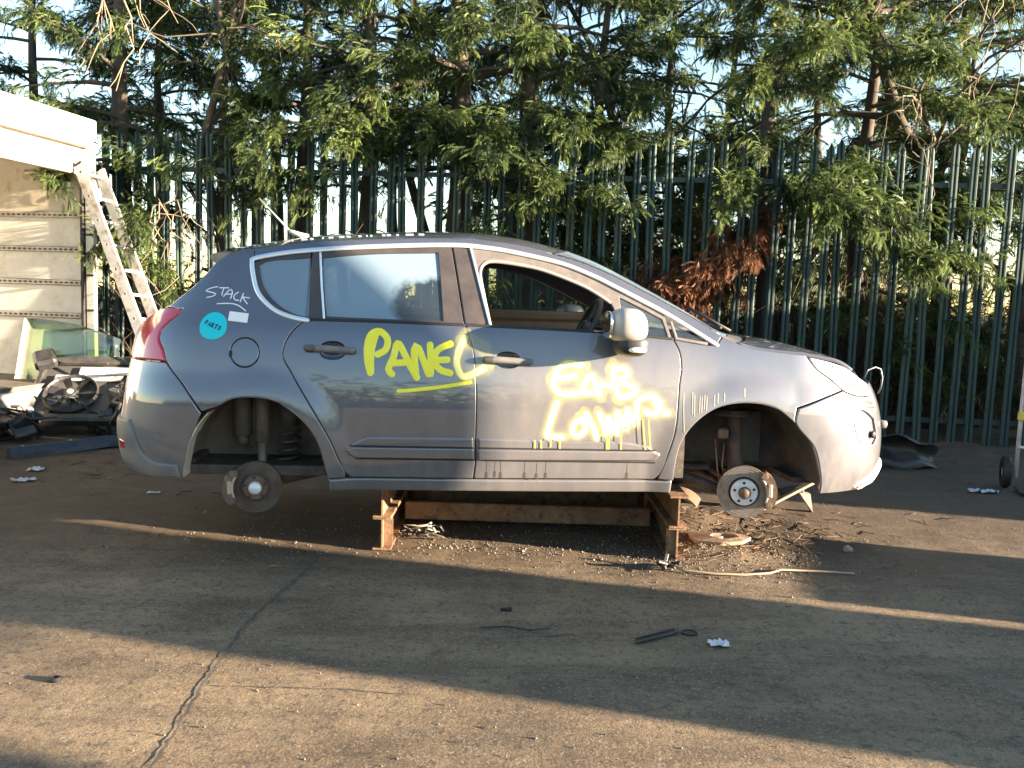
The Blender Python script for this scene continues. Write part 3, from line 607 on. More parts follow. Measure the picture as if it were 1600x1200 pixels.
panel('door_glass', RG, FOGGED, rdoor, lift=-.014, roll=.001, gap=-.003)
panel('vent_glass', FQ, GLASS, fdoor, lift=-.012, roll=.001, gap=-.003)
ribbon('chrome_window_trim', [DLO_LEFT+DLO_TOP], .024, CHROME, car, lift=-.002, thick=.007, step=.02)
ribbon('chrome_pillar_trim', [[(-.217,1.655),(-.165,1.45),(-.117,1.266)]], .013, CHROME, fdoor, lift=-.001, thick=.006)
ribbon('chrome_pillar_trim', [[(-1.003,1.605),(-.985,1.44),(-.963,1.272)]], .012, CHROME, rdoor, lift=-.003, thick=.006)
ribbon('window_seal', [[(-1.043,1.262),(-.66,1.262),(-.25,1.257)]], .016, BLACK, rdoor, lift=-.002, thick=.006)
ribbon('window_seal', [[(-.236,1.257),(.031,1.252),(.485,1.239),(.843,1.215)]], .016, BLACK, fdoor, lift=-.002, thick=.006)
ribbon('opening_seal', [[(.52,1.40),(.392,1.476),(.189,1.552),(.052,1.582),(-.094,1.598),(-.147,1.582),(-.168,1.53),(-.147,1.41),(-.117,1.27)]], .018, mat('weathered seal', (.25,.22,.20), .6), fdoor, lift=-.010, thick=.008)
# --- upper surfaces: roof, windscreen, bonnet, rear screen (coordinates x, s with y = s * half width at the edge)
_E = side(np.array([p[0] for p in EDGE]), np.array([p[1] for p in EDGE]))
_o = np.argsort(_E[:,0]); EYF = Spl(list(zip(_E[_o,0], -_E[_o,1]))); EZF = Spl(list(zip(_E[_o,0], _E[_o,2])))
XE0, XE1 = _E[_o,0][0], _E[_o,0][-1]
CROWN = Spl([(-2.0,.05),(-1.7,.05),(-1.55,.055),(-1.2,.065),(-.5,.068),(.1,.075),(.5,.085),(.9,.085),(1.15,.075),(1.4,.06),(1.7,.045),(1.95,.03),(2.2,.02)])
def top(x, s):
    x = np.asarray(x, float); s = np.asarray(s, float); ey = EYF(x); over = np.maximum(x-XE1, 0)
    z = EZF(x)-over*1.2-np.maximum(XE0-x, 0)*2.; return np.stack([x, s*ey, z+CROWN(x)*(1-np.abs(s)**2.3)], -1)
def arcx(x0, bow, s0, s1, n=14): return [(x0+bow*(1-s*s), s) for s in np.linspace(s0, s1, n)]
S1 = .995
XEDG = [x for x in np.linspace(-1.55, .18, 18)]
roof = panel('roof', arcx(-1.59,-.02,-S1,S1)[::-1]+[(x,-S1) for x in XEDG[1:]]+arcx(.22,.16,-S1,S1)+[(x,S1) for x in XEDG[:0:-1]], PAINT_TOP, car, surf=top, step=.05, estep=.04, roll=.003, sharp=60)
WS0, WSB, WS1, WS1B = .235, .16, 1.10, .24
screen = panel('windscreen', arcx(WS0,WSB,S1,-S1)+arcx(WS1,WS1B,-S1,S1), SCREEN, car, surf=top, step=.05, estep=.04, roll=.002, sharp=60)
ribbon('screen_seal', [arcx(WS0-.005,WSB,-.98,.98), [(x,-.985) for x in np.linspace(.26,1.09,12)], [(x,.985) for x in np.linspace(.26,1.09,12)]], .02, BLACK, screen, surf=top, lift=-.002, thick=.005, step=.04)
panel('scuttle', arcx(WS1+.004,WS1B,S1,-S1)+arcx(1.19,.26,-S1,S1), PLAST, car, surf=top, step=.04, estep=.03, lift=-.004, sharp=60)
bonnet = panel('bonnet', arcx(1.195,.262,S1,-S1)+[(1.45,-S1),(1.7,-S1)]+arcx(1.90,.15,-S1,S1)+[(1.7,S1),(1.45,S1)], PAINT_TOP, car, surf=top, step=.05, estep=.03, lift=.006, roll=.008, sharp=60)
panel('nose_panel', arcx(1.905,.15,S1,-S1)+arcx(2.0,.13,-S1,S1), PAINT_TOP, car, surf=top, step=.04, estep=.03, sharp=60)
panel('rear_screen', arcx(-1.60,-.02,-S1,S1)[::-1]+[(-1.8,-S1)]+arcx(-1.93,-.02,-S1,S1)+[(-1.8,S1)], glass_mat('dark rear glass', (.16,.18,.18)), car, surf=top, step=.05, estep=.04, roll=.002, sharp=60)
sp = MB(); prof = [(-1.44,1.592),(-1.50,1.600),(-1.56,1.592),(-1.595,1.580),(-1.60,1.568),(-1.585,1.548),(-1.55,1.53),(-1.46,1.56)]
ys = np.linspace(-.668, .668, 17); prof = [(x+.035, z-.004) for x, z in prof]
vs_ = [(x, y, z+.055*(1-(y/.668)**2)*(1 if z > 1.58 else .8)) for y in ys for x, z in prof]; n_ = len(prof)
sp.add(vs_, [(i*n_+j, i*n_+(j+1)%n_, (i+1)*n_+(j+1)%n_, (i+1)*n_+j) for i in range(16) for j in range(n_)]+[tuple(range(n_)), tuple(range(16*n_+n_-1, 16*n_-1, -1))]); sp.build('spoiler', PAINT, car)
# melting frost beads along the roof gutter
fb = MB()
for i in range(24):
    x = -1.45+i*.042+random.uniform(-.02,.02); p = top(np.array([x]), np.array([-.80]))[0]; l = random.uniform(.006,.035)
    fb.box((p[0],p[1],p[2]+.002), (l,.012,.005), ch=.002)
fb.build('frost_beads', mat('frost', (.5,.53,.58), .3), roof)
# aerial
an = MB(); an.tube([(-1.14,-.1,1.715),(-1.19,-.1,1.728),(-1.235,-.1,1.745),(-1.25,-.1,1.755)], [.020,.018,.013,.007], 8).tube([(-1.24,-.1,1.745),(-1.42,-.1,1.93)], [.006,.0035], 6)
an.build('aerial', mat('aerial grey', (.42,.40,.34), .5), car)
# wipers
wp = MB(); p = top(np.array([1.16,1.19,1.22]), np.array([-.80,-.5,-.2])); wp.tube([(q[0],q[1],q[2]+.025) for q in p], .010, 6); p = top(np.array([1.24,1.02]), np.array([-.72,-.62])); wp.tube([(q[0],q[1],q[2]+.03) for q in p], .009, 6)
wp.build('wiper', BLACK, car)
# headlight: lens over a bright bowl
HL = [(1.585,1.140),(1.711,1.114),(1.80,1.085),(1.875,1.03),(1.95,.995),(1.94,.94),(1.865,.930),(1.754,.944),(1.705,.968),(1.664,1.018),(1.606,1.078)]
hl = panel('headlight', HL, mat('headlight reflector', (.80,.80,.80), .35, .6, col2=(.6,.6,.58), scale=12), car, lift=-.004, roll=.006)
ribbon('lamp_divider', [[(1.70,1.09),(1.76,1.03),(1.80,.96)]], .012, APRON, hl, lift=-.002, thick=.004)
# fog-lamp recess
fg = panel('fog_lamp_recess', [(1.734,.858),(1.804,.851),(1.89,.799),(1.915,.688),(1.879,.656),(1.796,.675),(1.757,.71),(1.738,.774)], PAINT, fbump, lift=-.014, gap=-.003, roll=.004)
ribbon('recess_rim', [[(1.736,.80),(1.745,.74),(1.765,.69),(1.80,.668),(1.875,.652)]], .010, APRON, fbump, lift=-.002, thick=.004)
q = side(np.array([1.87]), np.array([.715]))[0]; MB().lathe([(.0,-.01),(.018,-.008),(.022,.0),(.016,.008),(.0,.010)], q, (.5,-.85,0), 12, smooth=True).build('fog_lamp', BLACK, fbump)
ribbon('bumper_slot', [[(1.755,.905),(1.82,.900),(1.90,.885)]], .012, BLACK, fbump, lift=.000, thick=.002)
ribbon('bumper_slot', [[(1.84,.868),(1.92,.862)]], .008, BLACK, fbump, lift=.000, thick=.002)
q = side(np.array([2.03]), np.array([.755]))[0]; MB().lathe([(0,-.03),(.02,-.03),(.024,.0),(.02,.03),(.0,.034)], q, (.9,-.45,0), 12, smooth=True).build('bumper_stub', APRON, fbump)
panel('bumper_lip', [(1.80,.42),(1.95,.425),(2.44,.45),(2.44,.54),(2.04,.535),(1.97,.50),(1.86,.45)], mat('pale lip plastic', (.42,.40,.37), .5, col2=(.5,.48,.44), scale=9), fbump, lift=.022, roll=.016)
# wire loop left by the missing grille
MB().tube([(2.13,-.42,1.00),(2.16,-.40,1.045),(2.215,-.38,1.062),(2.26,-.36,1.05),(2.275,-.36,1.0),(2.27,-.36,.94),(2.255,-.36,.90)], .006, 6).build('cable_loop', mat('cable', (.05,.05,.055), .35), car)
# --- lettering and stickers (on the paint they belong to)
SPRAY = mat('yellow spray paint', (.92,.80,.03), .6, col2=(.95,.87,.08), scale=14)
def halo_mat(name, col, k):
    m = bpy.data.materials.new(name); m.use_nodes = True; nt = m.node_tree; L = nt.links.new; b = nt.nodes['Principled BSDF']; b.inputs['Base Color'].default_value = c4(col); b.inputs['Roughness'].default_value = .7
    a = N(nt, 'ShaderNodeAttribute', attribute_name='tint'); tc = N(nt, 'ShaderNodeTexCoord'); n = N(nt, 'ShaderNodeTexNoise', Scale=900., Detail=1.); L(tc.outputs['Object'], n.inputs['Vector'])
    p = N(nt, 'ShaderNodeMath', operation='POWER'); L(a.outputs['Fac'], p.inputs[0]); p.inputs[1].default_value = 1.7
    s = N(nt, 'ShaderNodeMath', operation='MULTIPLY', use_clamp=True); L(p.outputs[0], s.inputs[0]); s.inputs[1].default_value = k
    s2 = N(nt, 'ShaderNodeMath', operation='MULTIPLY', use_clamp=True); L(s.outputs[0], s2.inputs[0]); r = N(nt, 'ShaderNodeMapRange'); r.inputs['From Min'].default_value = .35; r.inputs['From Max'].default_value = .6; r.inputs['To Min'].default_value = .6; r.inputs['To Max'].default_value = 1.25; L(n.outputs[0], r.inputs[0]); L(r.outputs[0], s2.inputs[1])
    L(s2.outputs[0], b.inputs['Alpha']); return m
HALO = halo_mat('yellow overspray', (.88,.82,.25), .30); SOFT_LIT = halo_mat('soft sunlit yellow spray', (.92,.87,.34), 3.2)  # soft strokes get a paler yellow, sun glare put into the colour
PANEL = [[(-0.72,1.004),(-0.735,1.06),(-0.74,1.132),(-0.722,1.196),(-0.678,1.212),(-0.639,1.175),(-0.647,1.122),(-0.687,1.097)],[(-0.698,1.201),(-0.719,1.108),(-0.718,1.008)],[(-0.612,1.0),(-0.63,1.026),(-0.606,1.087),(-0.588,1.156),(-0.556,1.112),(-0.524,1.049),(-0.486,0.986)],[(-0.605,1.055),(-0.549,1.06)],[(-0.491,0.998),(-0.503,1.126),(-0.482,1.135),(-0.424,1.002),(-0.417,1.052),(-0.423,1.152)],[(-0.32,1.159),(-0.38,1.129),(-0.403,1.076),(-0.37,1.029),(-0.317,1.012)],[(-0.395,1.076),(-0.334,1.079)]]
PANEL_L = [[(-0.25,1.183),(-0.278,1.12),(-0.285,1.055),(-0.247,0.995),(-0.15,1.038)],[(-0.234,1.173),(-0.16,1.155),(-0.134,1.099)]]
UNDER = [[(-0.578,0.915),(-0.481,0.925),(-0.344,0.944),(-0.214,0.968)],[(-0.202,0.972),(-0.157,0.965)]]
EAB = [[(0.356,1.069),(0.28,1.073),(0.231,1.032),(0.213,0.977),(0.232,0.934),(0.283,0.917),(0.339,0.923)],[(0.225,0.996),(0.319,1.01)],[(0.446,0.932),(0.37,0.931),(0.373,0.968),(0.407,1.015),(0.429,0.982),(0.455,0.925)],[(0.467,0.97),(0.527,0.965)],[(0.526,1.058),(0.53,0.996),(0.554,0.916)],[(0.533,1.052),(0.587,1.054),(0.598,1.016),(0.549,0.99),(0.629,0.964),(0.642,0.93),(0.573,0.905)]]
LOT = [[(0.231,0.866),(0.211,0.804),(0.195,0.741),(0.19,0.7),(0.262,0.695)],[(0.374,0.788),(0.337,0.775),(0.318,0.737),(0.331,0.705),(0.368,0.713),(0.39,0.751),(0.368,0.788)],[(0.389,0.813),(0.419,0.764),(0.449,0.695)],[(0.459,0.815),(0.483,0.759),(0.503,0.708),(0.503,0.803),(0.527,0.759),(0.553,0.716),(0.553,0.832),(0.581,0.767),(0.604,0.745),(0.603,0.845),(0.631,0.793),(0.654,0.768),(0.656,0.881),(0.691,0.909),(0.745,0.914),(0.782,0.867),(0.754,0.823),(0.706,0.835)],[(0.752,0.882),(0.786,0.839),(0.818,0.83)]]
DRIPS = [[(0.685,0.794),(0.695,0.718),(0.708,0.635)],[(0.717,0.794),(0.725,0.712),(0.736,0.632)],[(0.498,0.702),(0.502,0.632)],[(0.509,0.705),(0.512,0.635)],[(0.574,0.716),(0.578,0.633)],[(0.253,0.689),(0.255,0.636)],[(0.206,0.688),(0.207,0.647)],[(0.156,0.678),(0.159,0.634)],[(0.125,0.677),(0.125,0.634)]]
STACK = [[(-1.512,1.413),(-1.549,1.406),(-1.578,1.391),(-1.541,1.384),(-1.512,1.376),(-1.527,1.364),(-1.556,1.357)],[(-1.5,1.408),(-1.452,1.409)],[(-1.475,1.407),(-1.48,1.386),(-1.48,1.372)],[(-1.471,1.365),(-1.456,1.387),(-1.44,1.402),(-1.43,1.387),(-1.436,1.356)],[(-1.461,1.377),(-1.429,1.378)],[(-1.401,1.388),(-1.417,1.376),(-1.421,1.361),(-1.412,1.349),(-1.395,1.348)],[(-1.375,1.383),(-1.383,1.356),(-1.387,1.34)],[(-1.343,1.361),(-1.377,1.365)],[(-1.377,1.365),(-1.365,1.348),(-1.351,1.331)],[(-1.495,1.327),(-1.461,1.33),(-1.421,1.329),(-1.391,1.32),(-1.356,1.296)]]
STREAK = [[(0.905,0.933),(0.903,0.834),(0.907,0.735)],[(0.951,0.938),(0.948,0.827)],[(0.962,0.926),(0.958,0.819)],[(0.99,0.919),(0.984,0.837)],[(1.001,0.915),(0.996,0.841)],[(1.015,0.928),(1.009,0.854)],[(1.026,0.92),(1.021,0.85)],[(1.065,0.929),(1.062,0.872)],[(1.085,0.938),(1.082,0.889)],[(1.119,0.939),(1.116,0.9)],[(1.229,0.966),(1.227,0.925)]]

ribbon('spray_lettering', PANEL, .034, SPRAY, rdoor, lift=.0006, thick=.0012)
ribbon('overspray', UNDER[:1], .075, HALO, rdoor, lift=.0004, thick=.0002, edge_alpha=True)
ribbon('spray_underline', UNDER[:1], .018, SPRAY, rdoor, lift=.0008, thick=.0010)
ribbon('spray_lettering', PANEL_L[:1], .048, SOFT_LIT, fdoor, lift=.0006, thick=.0004, edge_alpha=True)
ribbon('overspray', PANEL_L, .13, HALO, fdoor, lift=.0004, thick=.0002, edge_alpha=True)
ribbon('spray_lettering', EAB, .047, SOFT_LIT, fdoor, lift=.0009, thick=.0004, edge_alpha=True)
ribbon('overspray', EAB, .11, HALO, fdoor, lift=.0005, thick=.0002, edge_alpha=True)
ribbon('spray_lettering', LOT, .045, SOFT_LIT, fdoor, lift=.0011, thick=.0004, edge_alpha=True)
ribbon('overspray', LOT, .10, HALO, fdoor, lift=.0007, thick=.0002, edge_alpha=True)
DIRTR = mat('wet dirt run', (.05,.038,.03), .6)
ribbon('paint_drips', DRIPS, .0055, SPRAY, fdoor, lift=.0136, thick=.001)
for k_, (x_, z_) in enumerate(((-.118,.50),(-.075,.505),(-.045,.50),(.08,.50),(.142,.495),(.19,.50),(.62,.505))):
    ribbon('dirt_run', [[(x_,z_+.06),(x_,z_)],[(x_,z_-.002),(x_,z_-.022)]], .003, DIRTR, fdoor, lift=.0004, thick=.0003, widths=[.003,.016])
ribbon('mud_runs', STREAK, .006, mat('dried mud', (.30,.25,.21), .8), fender, lift=.0006, thick=.0004)
ribbon('marker_lettering', STACK, .0055, mat('white marker', (.80,.80,.86), .6), quarter, lift=.0006, thick=.0006)
st = panel('parts_sticker', ell(-1.495,1.217,.0535,.068), mat('cyan sticker', (.0,.58,.66), .45), quarter, lift=.0016, roll=.0008, gap=0, skirt=.001)
cs, sn = cos(radians(-21)), sin(radians(-21))
GL = {'P':[[(0,0),(0,1)],[(0,1),(.55,.95),(.6,.6),(0,.5)]],'A':[[(0,0),(.35,1),(.7,0)],[(.15,.35),(.55,.35)]],'R':[[(0,0),(0,1)],[(0,1),(.55,.95),(.55,.6),(0,.5)],[(.25,.5),(.65,0)]],'T':[[(.35,0),(.35,1)],[(0,1),(.7,1)]],'S':[[(.6,.9),(.3,1),(.05,.8),(.3,.52),(.6,.3),(.35,0),(.0,.12)]]}
tx = []
for i, ch in enumerate('PARTS'):
    for stq in GL[ch]:
        tx.append([(-1.495+((i*.98-2.3)*.0172+a*.0135)*cs*.85-(b-.5)*.017*sn*.85, 1.219+((i*.98-2.3)*.0172+a*.0135)*sn*1.05+(b-.5)*.019*cs) for a, b in stq])
ribbon('sticker_lettering', tx, .0055, mat('dark blue print', (.01,.05,.16), .5), st, lift=.002, thick=.0003, step=.004, smoothit=False)
panel('white_sticker', [(-1.435,1.292),(-1.339,1.283),(-1.343,1.236),(-1.439,1.245)], mat('white sticker', (.82,.82,.80), .5), quarter, lift=.0016, roll=.0008, gap=0, skirt=.001)
# --- door mirror
def blob(c, a, b, h, e1=2.6, e2=2.6, n=28, m_=16, taper=0.):
    V = []; 
    for i in range(m_+1):
        ph = -pi/2+pi*i/m_
        for j in range(n):
            th = 2*pi*j/n; f = lambda t, e: np.sign(t)*abs(t)**(2/e)
            x = f(cos(ph), e1)*f(cos(th), e2); y = f(cos(ph), e1)*f(sin(th), e2); z = f(sin(ph), e1)
            V.append((c[0]+a*x*(1+taper*z), c[1]+b*y, c[2]+h*z))
    Fq = [(i*n+j, i*n+(j+1)%n, (i+1)*n+(j+1)%n, (i+1)*n+j) for i in range(m_) for j in range(n)]
    return V, Fq
mirror = MB().add(*blob((.558,-1.02,1.285), .100, .125, .085, 2.7, 2.5, taper=-.12), smooth=True).build('door_mirror', mat('dusty mirror cap', (.40,.375,.345), .5, col2=(.32,.295,.27), scale=12), car)
MB().add(*blob((.585,-.985,1.185), .085, .12, .058, 3.2, 2.8, taper=.1), smooth=True).build('mirror_foot', mat('black mirror foot', (.02,.02,.022), .5), mirror)
MB().add(*blob((.462,-1.02,1.285), .012, .105, .068, 3, 3), smooth=True).build('mirror_glass', mat('mirror glass', (.8,.8,.8), .05, 1.), mirror)
MB().add(*blob((.600,-1.10,1.165), .046, .022, .014, 2.4, 2.4), smooth=True).build('indicator_lens', mat('indicator lens', (.85,.80,.76), .2, coat=1), mirror)
MB().box((.59,-.90,1.235), (.10,.12,.05), ch=.015).build('mirror_arm', PLAST, mirror)
# --- far side: one shell with window openings, and its glass
def far(u, z):
    p = side(u, z); p[...,1] *= -1; return p
body = [(-2.40,.46),(-1.78,.443),(-1.611,.448)]+ARCH_R+[(-.919,.389),(.862,.394)]+ARCH_F+[(1.936,.40),(2.45,.41),(2.45,1.0),(1.95,1.0),(1.86,1.061),(1.795,1.11),(1.582,1.151),(1.384,1.168),(1.244,1.188),(1.124,1.238),(1.023,1.295),(.788,1.418),(.449,1.578),(.226,1.646),(-.116,1.702),(-.322,1.709),(-.744,1.688),(-1.075,1.658),(-1.342,1.614),(-1.444,1.594),(-1.565,1.55),(-1.691,1.402),(-1.797,1.301),(-1.989,1.228),(-2.40,1.25)]
FWIN = [(-.115,1.268),(-.17,1.53),(-.145,1.579),(-.094,1.60),(.052,1.60),(.189,1.565),(.392,1.49),(.548,1.42),(.80,1.31),(.822,1.229),(.265,1.256)]
farb = panel('body_shell', body, PAINT, car, surf=far, holes=[QG, RG, FWIN], flip=-1, step=.06, estep=.03)
panel('door_glass', FWIN, glass_mat('grimy tinted glass', (.34,.40,.35), None, .10), car, surf=far, flip=-1, lift=-.012, roll=.001, gap=-.004, step=.05)
panel('door_glass', RG, FOGGED, car, surf=far, flip=-1, lift=-.012, roll=.001, gap=-.004, step=.05)
panel('quarter_glass', QG, FOGQ, car, surf=far, flip=-1, lift=-.012, roll=.001, gap=-.004, step=.05)
MB().add(*blob((.60,1.03,1.29), .10, .12, .085, 2.7, 2.5), smooth=True).build('door_mirror', PAINT, car)
# --- cabin: floor, far door card, dashboard, steering wheel
MB().box((-.45,0,.47), (2.5,1.5,.05)).box((-1.45,0,.80), (.9,1.0,.05)).box((-1.86,0,.62), (.10,1.2,.3)).box((.95,0,.80), (.05,1.45,.70)).build('floor_pan', DARKMET, car)
MB().box((-.45,.80,.86), (2.3,.05,.78), ch=.02).box((.25,.77,1.16), (.9,.05,.06), ch=.02).box((-.3,.80,1.285), (2.2,.06,.075), ch=.02).build('door_card', mat('door card', (.34,.29,.24), .7, col2=(.42,.36,.30), scale=6), car)
MB().box((-.07,-.80,.80), (1.55,.03,.66)).build('door_card', INTER, car)
MB().add(*blob((.98,0,1.08), .26, .74, .15, 3, 5), smooth=True).add(*blob((.80,-.36,1.17), .10, .2, .06), smooth=True).build('dashboard', INTER, car)
sw = MB(); c0 = Vector((.46,-.37,1.235)); axw = Vector((-.90,0,.43)).normalized(); ua = Vector((0,1,0)); va = axw.cross(ua)
ring = [c0+(ua*cos(t)+va*sin(t))*.185 for t in np.linspace(0, 2*pi, 33)]; sw.tube(ring, .016, 8, caps=False)
for t in (pi, 0, -pi/2): sw.tube([c0, c0+(ua*cos(t)+va*sin(t))*.18], [.022,.014], 6)
sw.lathe([(0,.03),(.05,.025),(.06,0),(.04,-.03)], c0, axw, 16, smooth=True); sw.tube([c0, c0-axw*.4], .03, 8)
sw.build('steering_wheel', mat('steering wheel', (.05,.05,.05), .4), car)
for s in (-.12,):
    MB().box((-.62,.0,.72), (.5,1.3,.2), ch=.06).build('rear_bench', INTER, car)
# --- wheel arches, suspension, brakes
def arch_liner(name, cx, cz, r, m, y0, y1, a0, a1):
    b = MB(); b.lathe([(r, 0), (r, .03), (r-.01, y1-y0-.04), (r-.03, y1-y0)], (cx, y0, cz), (0,1,0), 28, a0, a1, True)
    n = 24; c = (cx, y1, cz); vs = [c]+[(cx+cos(a0+(a1-a0)*i/n)*(r-.03), y1, cz-sin(a0+(a1-a0)*i/n)*(r-.03)) for i in range(n+1)]
    b.add(vs, [(0,i+1,i+2) for i in range(n)]); return b.build(name, m, car)
arch_liner('rear_arch_liner', -1.285, .49, .395, LINERL, -.875, -.42, pi*.97, 2*pi*1.0)
arch_liner('front_arch_liner', 1.272, .50, .408, LINER, -.885, -.40, pi*1.02, 2*pi*1.02)
# turned-in arch edges
def arch_lip(name, pts, m, inw, turn):
    P = smooth_loop(pts, .03, sharp=80)[:-int(math.dist(pts[-1], pts[0])/.03)]; S3 = side(P[:,0], P[:,1]); cx = S3[:,0].mean(); V = []
    for p in S3: V += [(p[0],p[1]+.004,p[2]), (p[0]+turn*(p[0]-cx)*.0,p[1]+inw*.5,p[2]), (p[0],p[1]+inw,p[2]), (p[0]+.012*np.sign(p[0]-cx),p[1]+inw,p[2]+.006), (p[0]+.012*np.sign(p[0]-cx),p[1]+.006,p[2]+.006)]
    return MB().add(V, [(i*5+j, i*5+(j+1)%5, (i+1)*5+(j+1)%5, (i+1)*5+j) for i in range(len(S3)-1) for j in range(5)]).build(name, m, car)
LIT_LIP = mat('pale lip', (.52,.48,.40), .45, col2=(.42,.36,.26), scale=14)  # pale tone of the rear lip stands for sun falling on it
arch_lip('arch_lip', ARCH_R[:5], LIT_LIP, .13, 0); arch_lip('arch_lip', ARCH_R[4:], PAINT, .03, 0); arch_lip('arch_lip', ARCH_F, PAINT, .03, 0)
# rear suspension
MB().tube([(-1.30,-.62,.92),(-1.30,-.62,.60)], .040, 14).tube([(-1.30,-.62,.62),(-1.295,-.66,.40)], .024, 12).build('rear_shock_absorber', mat('dusty damper', (.13,.11,.09), .6, .3, col2=(.2,.17,.13), scale=12), car)
MB().tube([(-1.42,-.52,.90),(-1.42,-.52,.62)], .055, 14).tube([(-1.42,-.52,.63),(-1.42,-.52,.57)], .03, 10).tube([(-1.365,-.50,.9),(-1.365,-.50,.56)], .034, 12).build('filler_pipe', mat('dusty pipe', (.09,.08,.07), .7, col2=(.15,.13,.11), scale=10), car)
cl = [( -1.17+.055*cos(t), -.55+.055*sin(t), .47+.024*t/(2*pi)*1.9) for t in np.linspace(0, 2*pi*4, 70)]
MB().tube(cl, .009, 6).build('coil_spring', DARKMET, car)
MB().tube([(-1.17,-.55,.68),(-1.17,-.55,.80)], [.05,.06], 12).build('bump_stop', LINER, car)
MB().tube([(-1.29,-.66,.40),(-1.15,-.62,.42),(-.95,-.58,.47),(-.84,-.56,.50)], [.045,.04,.05,.05], 10).tube([(-1.25,-.60,.41),(-1.2,0,.44),(-1.25,.6,.41)], .04, 10).box((-1.16,-.60,.47), (.16,.12,.02), ch=.005).build('rear_axle_beam', DARKMET, car)
def brake(cx, cy, cz, R, hatR, tilt, front):
    b = empty('brake_disc', (cx, cy, cz)); b.parent = car; b.rotation_euler = (0, 0, tilt)
    rings = [(hatR*.98,.0)]+[(hatR*1.02+(R-.004-hatR*1.02)*i/23, .0009*((i*7919)%5)/4) for i in range(24)]
    MB().lathe(rings+[(R-.002,.0),(R,.003),(R,.019),(R-.004,.022),(hatR*.7,.022)], (0,0,0), (0,1,0), 56).build('rotor', DISCFACE if front else mat('dull disc face', (.12,.105,.095), .45, .6, col2=(.075,.055,.045), scale=14), b)
    for rr in np.linspace(hatR*1.08, R*.96, 7 if front else 4):
        pass
    MB().lathe([(hatR,.0),(hatR,-.022),(hatR-.006,-.028),(.0,-.028)], (0,0,0), (0,1,0), 40).build('hat', HUBSIL if front else RUSTDISC, b)
    MB().lathe([(hatR+.012,-.001),(hatR+.011,-.004),(hatR,-.004)], (0,0,0), (0,1,0), 40).build('hat_groove', BLACK if front else DARKMET, b)
    MB().lathe([(.034,-.027),(.033,-.042),(.026,-.050),(.0,-.052)], (0,0,0), (0,1,0), 20, smooth=True).build('hub_cap', RUSTDISC if front else HUBSIL, b)
    bl = MB()
    for k in range(5):
        t = 2*pi*k/5+.4; p = (cos(t)*.054, -.0285, sin(t)*.054); bl.lathe([(.0075,.0),(.0075,-.002),(.0,-.002)], p, (0,1,0), 10)
    bl.build('bolt_holes', BLACK, b)
    # caliper hugging one edge of the rotor
    a0, a1 = (radians(-28), radians(48)) if front else (radians(180-38), radians(180+32))
    n = 14; cal = MB(); ringp = []
    for (ri, ro, ya, yb) in ((R*.84, R+.026, -.052, -.026), (R+.004, R+.028, -.030, .05), (R*.70, R+.02, .026, .07)):
        vs = []; 
        for i in range(n+1):
            t = a0+(a1-a0)*i/n; e = .012*max(0, (abs(i-n/2)/(n/2))**4)
            for rr, yy in ((ri+e, ya), (ro-e, ya), (ro-e, yb), (ri+e, yb)): vs.append((cos(t)*rr, yy, sin(t)*rr))
        fs = [(i*4+j, i*4+(j+1)%4, (i+1)*4+(j+1)%4, (i+1)*4+j) for i in range(n) for j in range(4)]+[(0,1,2,3),(n*4+3,n*4+2,n*4+1,n*4)]
        cal.add(vs, fs)
    for t in (a0+.05, a1-.05): cal.lathe([(.018,-.058),(.016,-.062),(0,-.062)], (cos(t)*R*.97, 0, sin(t)*R*.97), (0,1,0), 10).box((cos(t)*R*.95, -.035, sin(t)*R*.95), (.04,.03,.04), ch=.006)
    cal.build('caliper', CALIP, b)
    tm = (a0+a1)/2; MB().tube([(cos(t)*R*.83, -.048, sin(t)*R*.83) for t in np.linspace(a0+.1, a1-.1, 10)], .007, 6).box((cos(tm)*R*.92, -.056, sin(tm)*R*.92), (.022,.012,R*.5), ch=.004).build('pad_clip', mat('pad steel', (.45,.38,.30), .5, .4), b)
    return b
brake(-1.306, -.775, .387, .136, .066, radians(3), False)
brake(1.306, -.775, .387, .145, .072, radians(-14), True)
# front suspension
MB().tube([(1.285,-.60,.84),(1.295,-.63,.56),(1.30,-.66,.42)], [.042,.040,.045], 14).build('front_strut', mat('rusty strut', (.14,.09,.07), .65, .3, col2=(.07,.05,.04), scale=14, bump=.3), car)
MB().lathe([(.02,.03),(.10,.02),(.115,.0),(.10,-.012),(.03,-.015)], (1.275,-.60,.80), (0,0,1), 24).build('spring_seat', DARKMET, car)
MB().tube([(1.16,-.68,.66),(1.175,-.70,.50),(1.19,-.70,.43)], .005, 5).tube([(1.21,-.69,.64),(1.20,-.70,.52),(1.22,-.70,.44)], .005, 5).box((1.21,-.66,.69), (.06,.04,.06), ch=.01).build('brake_hose', CALIP, car)
MB().tube([(.90,-.45,.43),(1.10,-.56,.40),(1.29,-.70,.345)], [.05,.035,.03], 8).tube([(1.20,-.30,.42),(1.29,-.70,.37)], .018, 8).box((1.05,-.45,.47), (.30,.12,.03), ch=.01).build('control_arm', DARKMET, car)
MB().tube([(1.30,-.35,.42),(1.306,-.74,.39)], .022, 10).tube([(1.30,-.62,.40),(1.306,-.74,.39)], .042, 12).build('drive_shaft', DARKMET, car)
MB().box((1.40,-.50,.66), (.10,.05,.26), ch=.02).box((1.415,-.53,.66), (.13,.02,.30), ch=.02).build('duct', INTER, car)
MB().box((1.35,0,.62), (.75,.76,.42), ch=.08).box((1.35,0,.42), (.6,.7,.06), ch=.02).box((1.95,0,.70), (.06,1.2,.4)).build('engine_block', DARKMET, car)
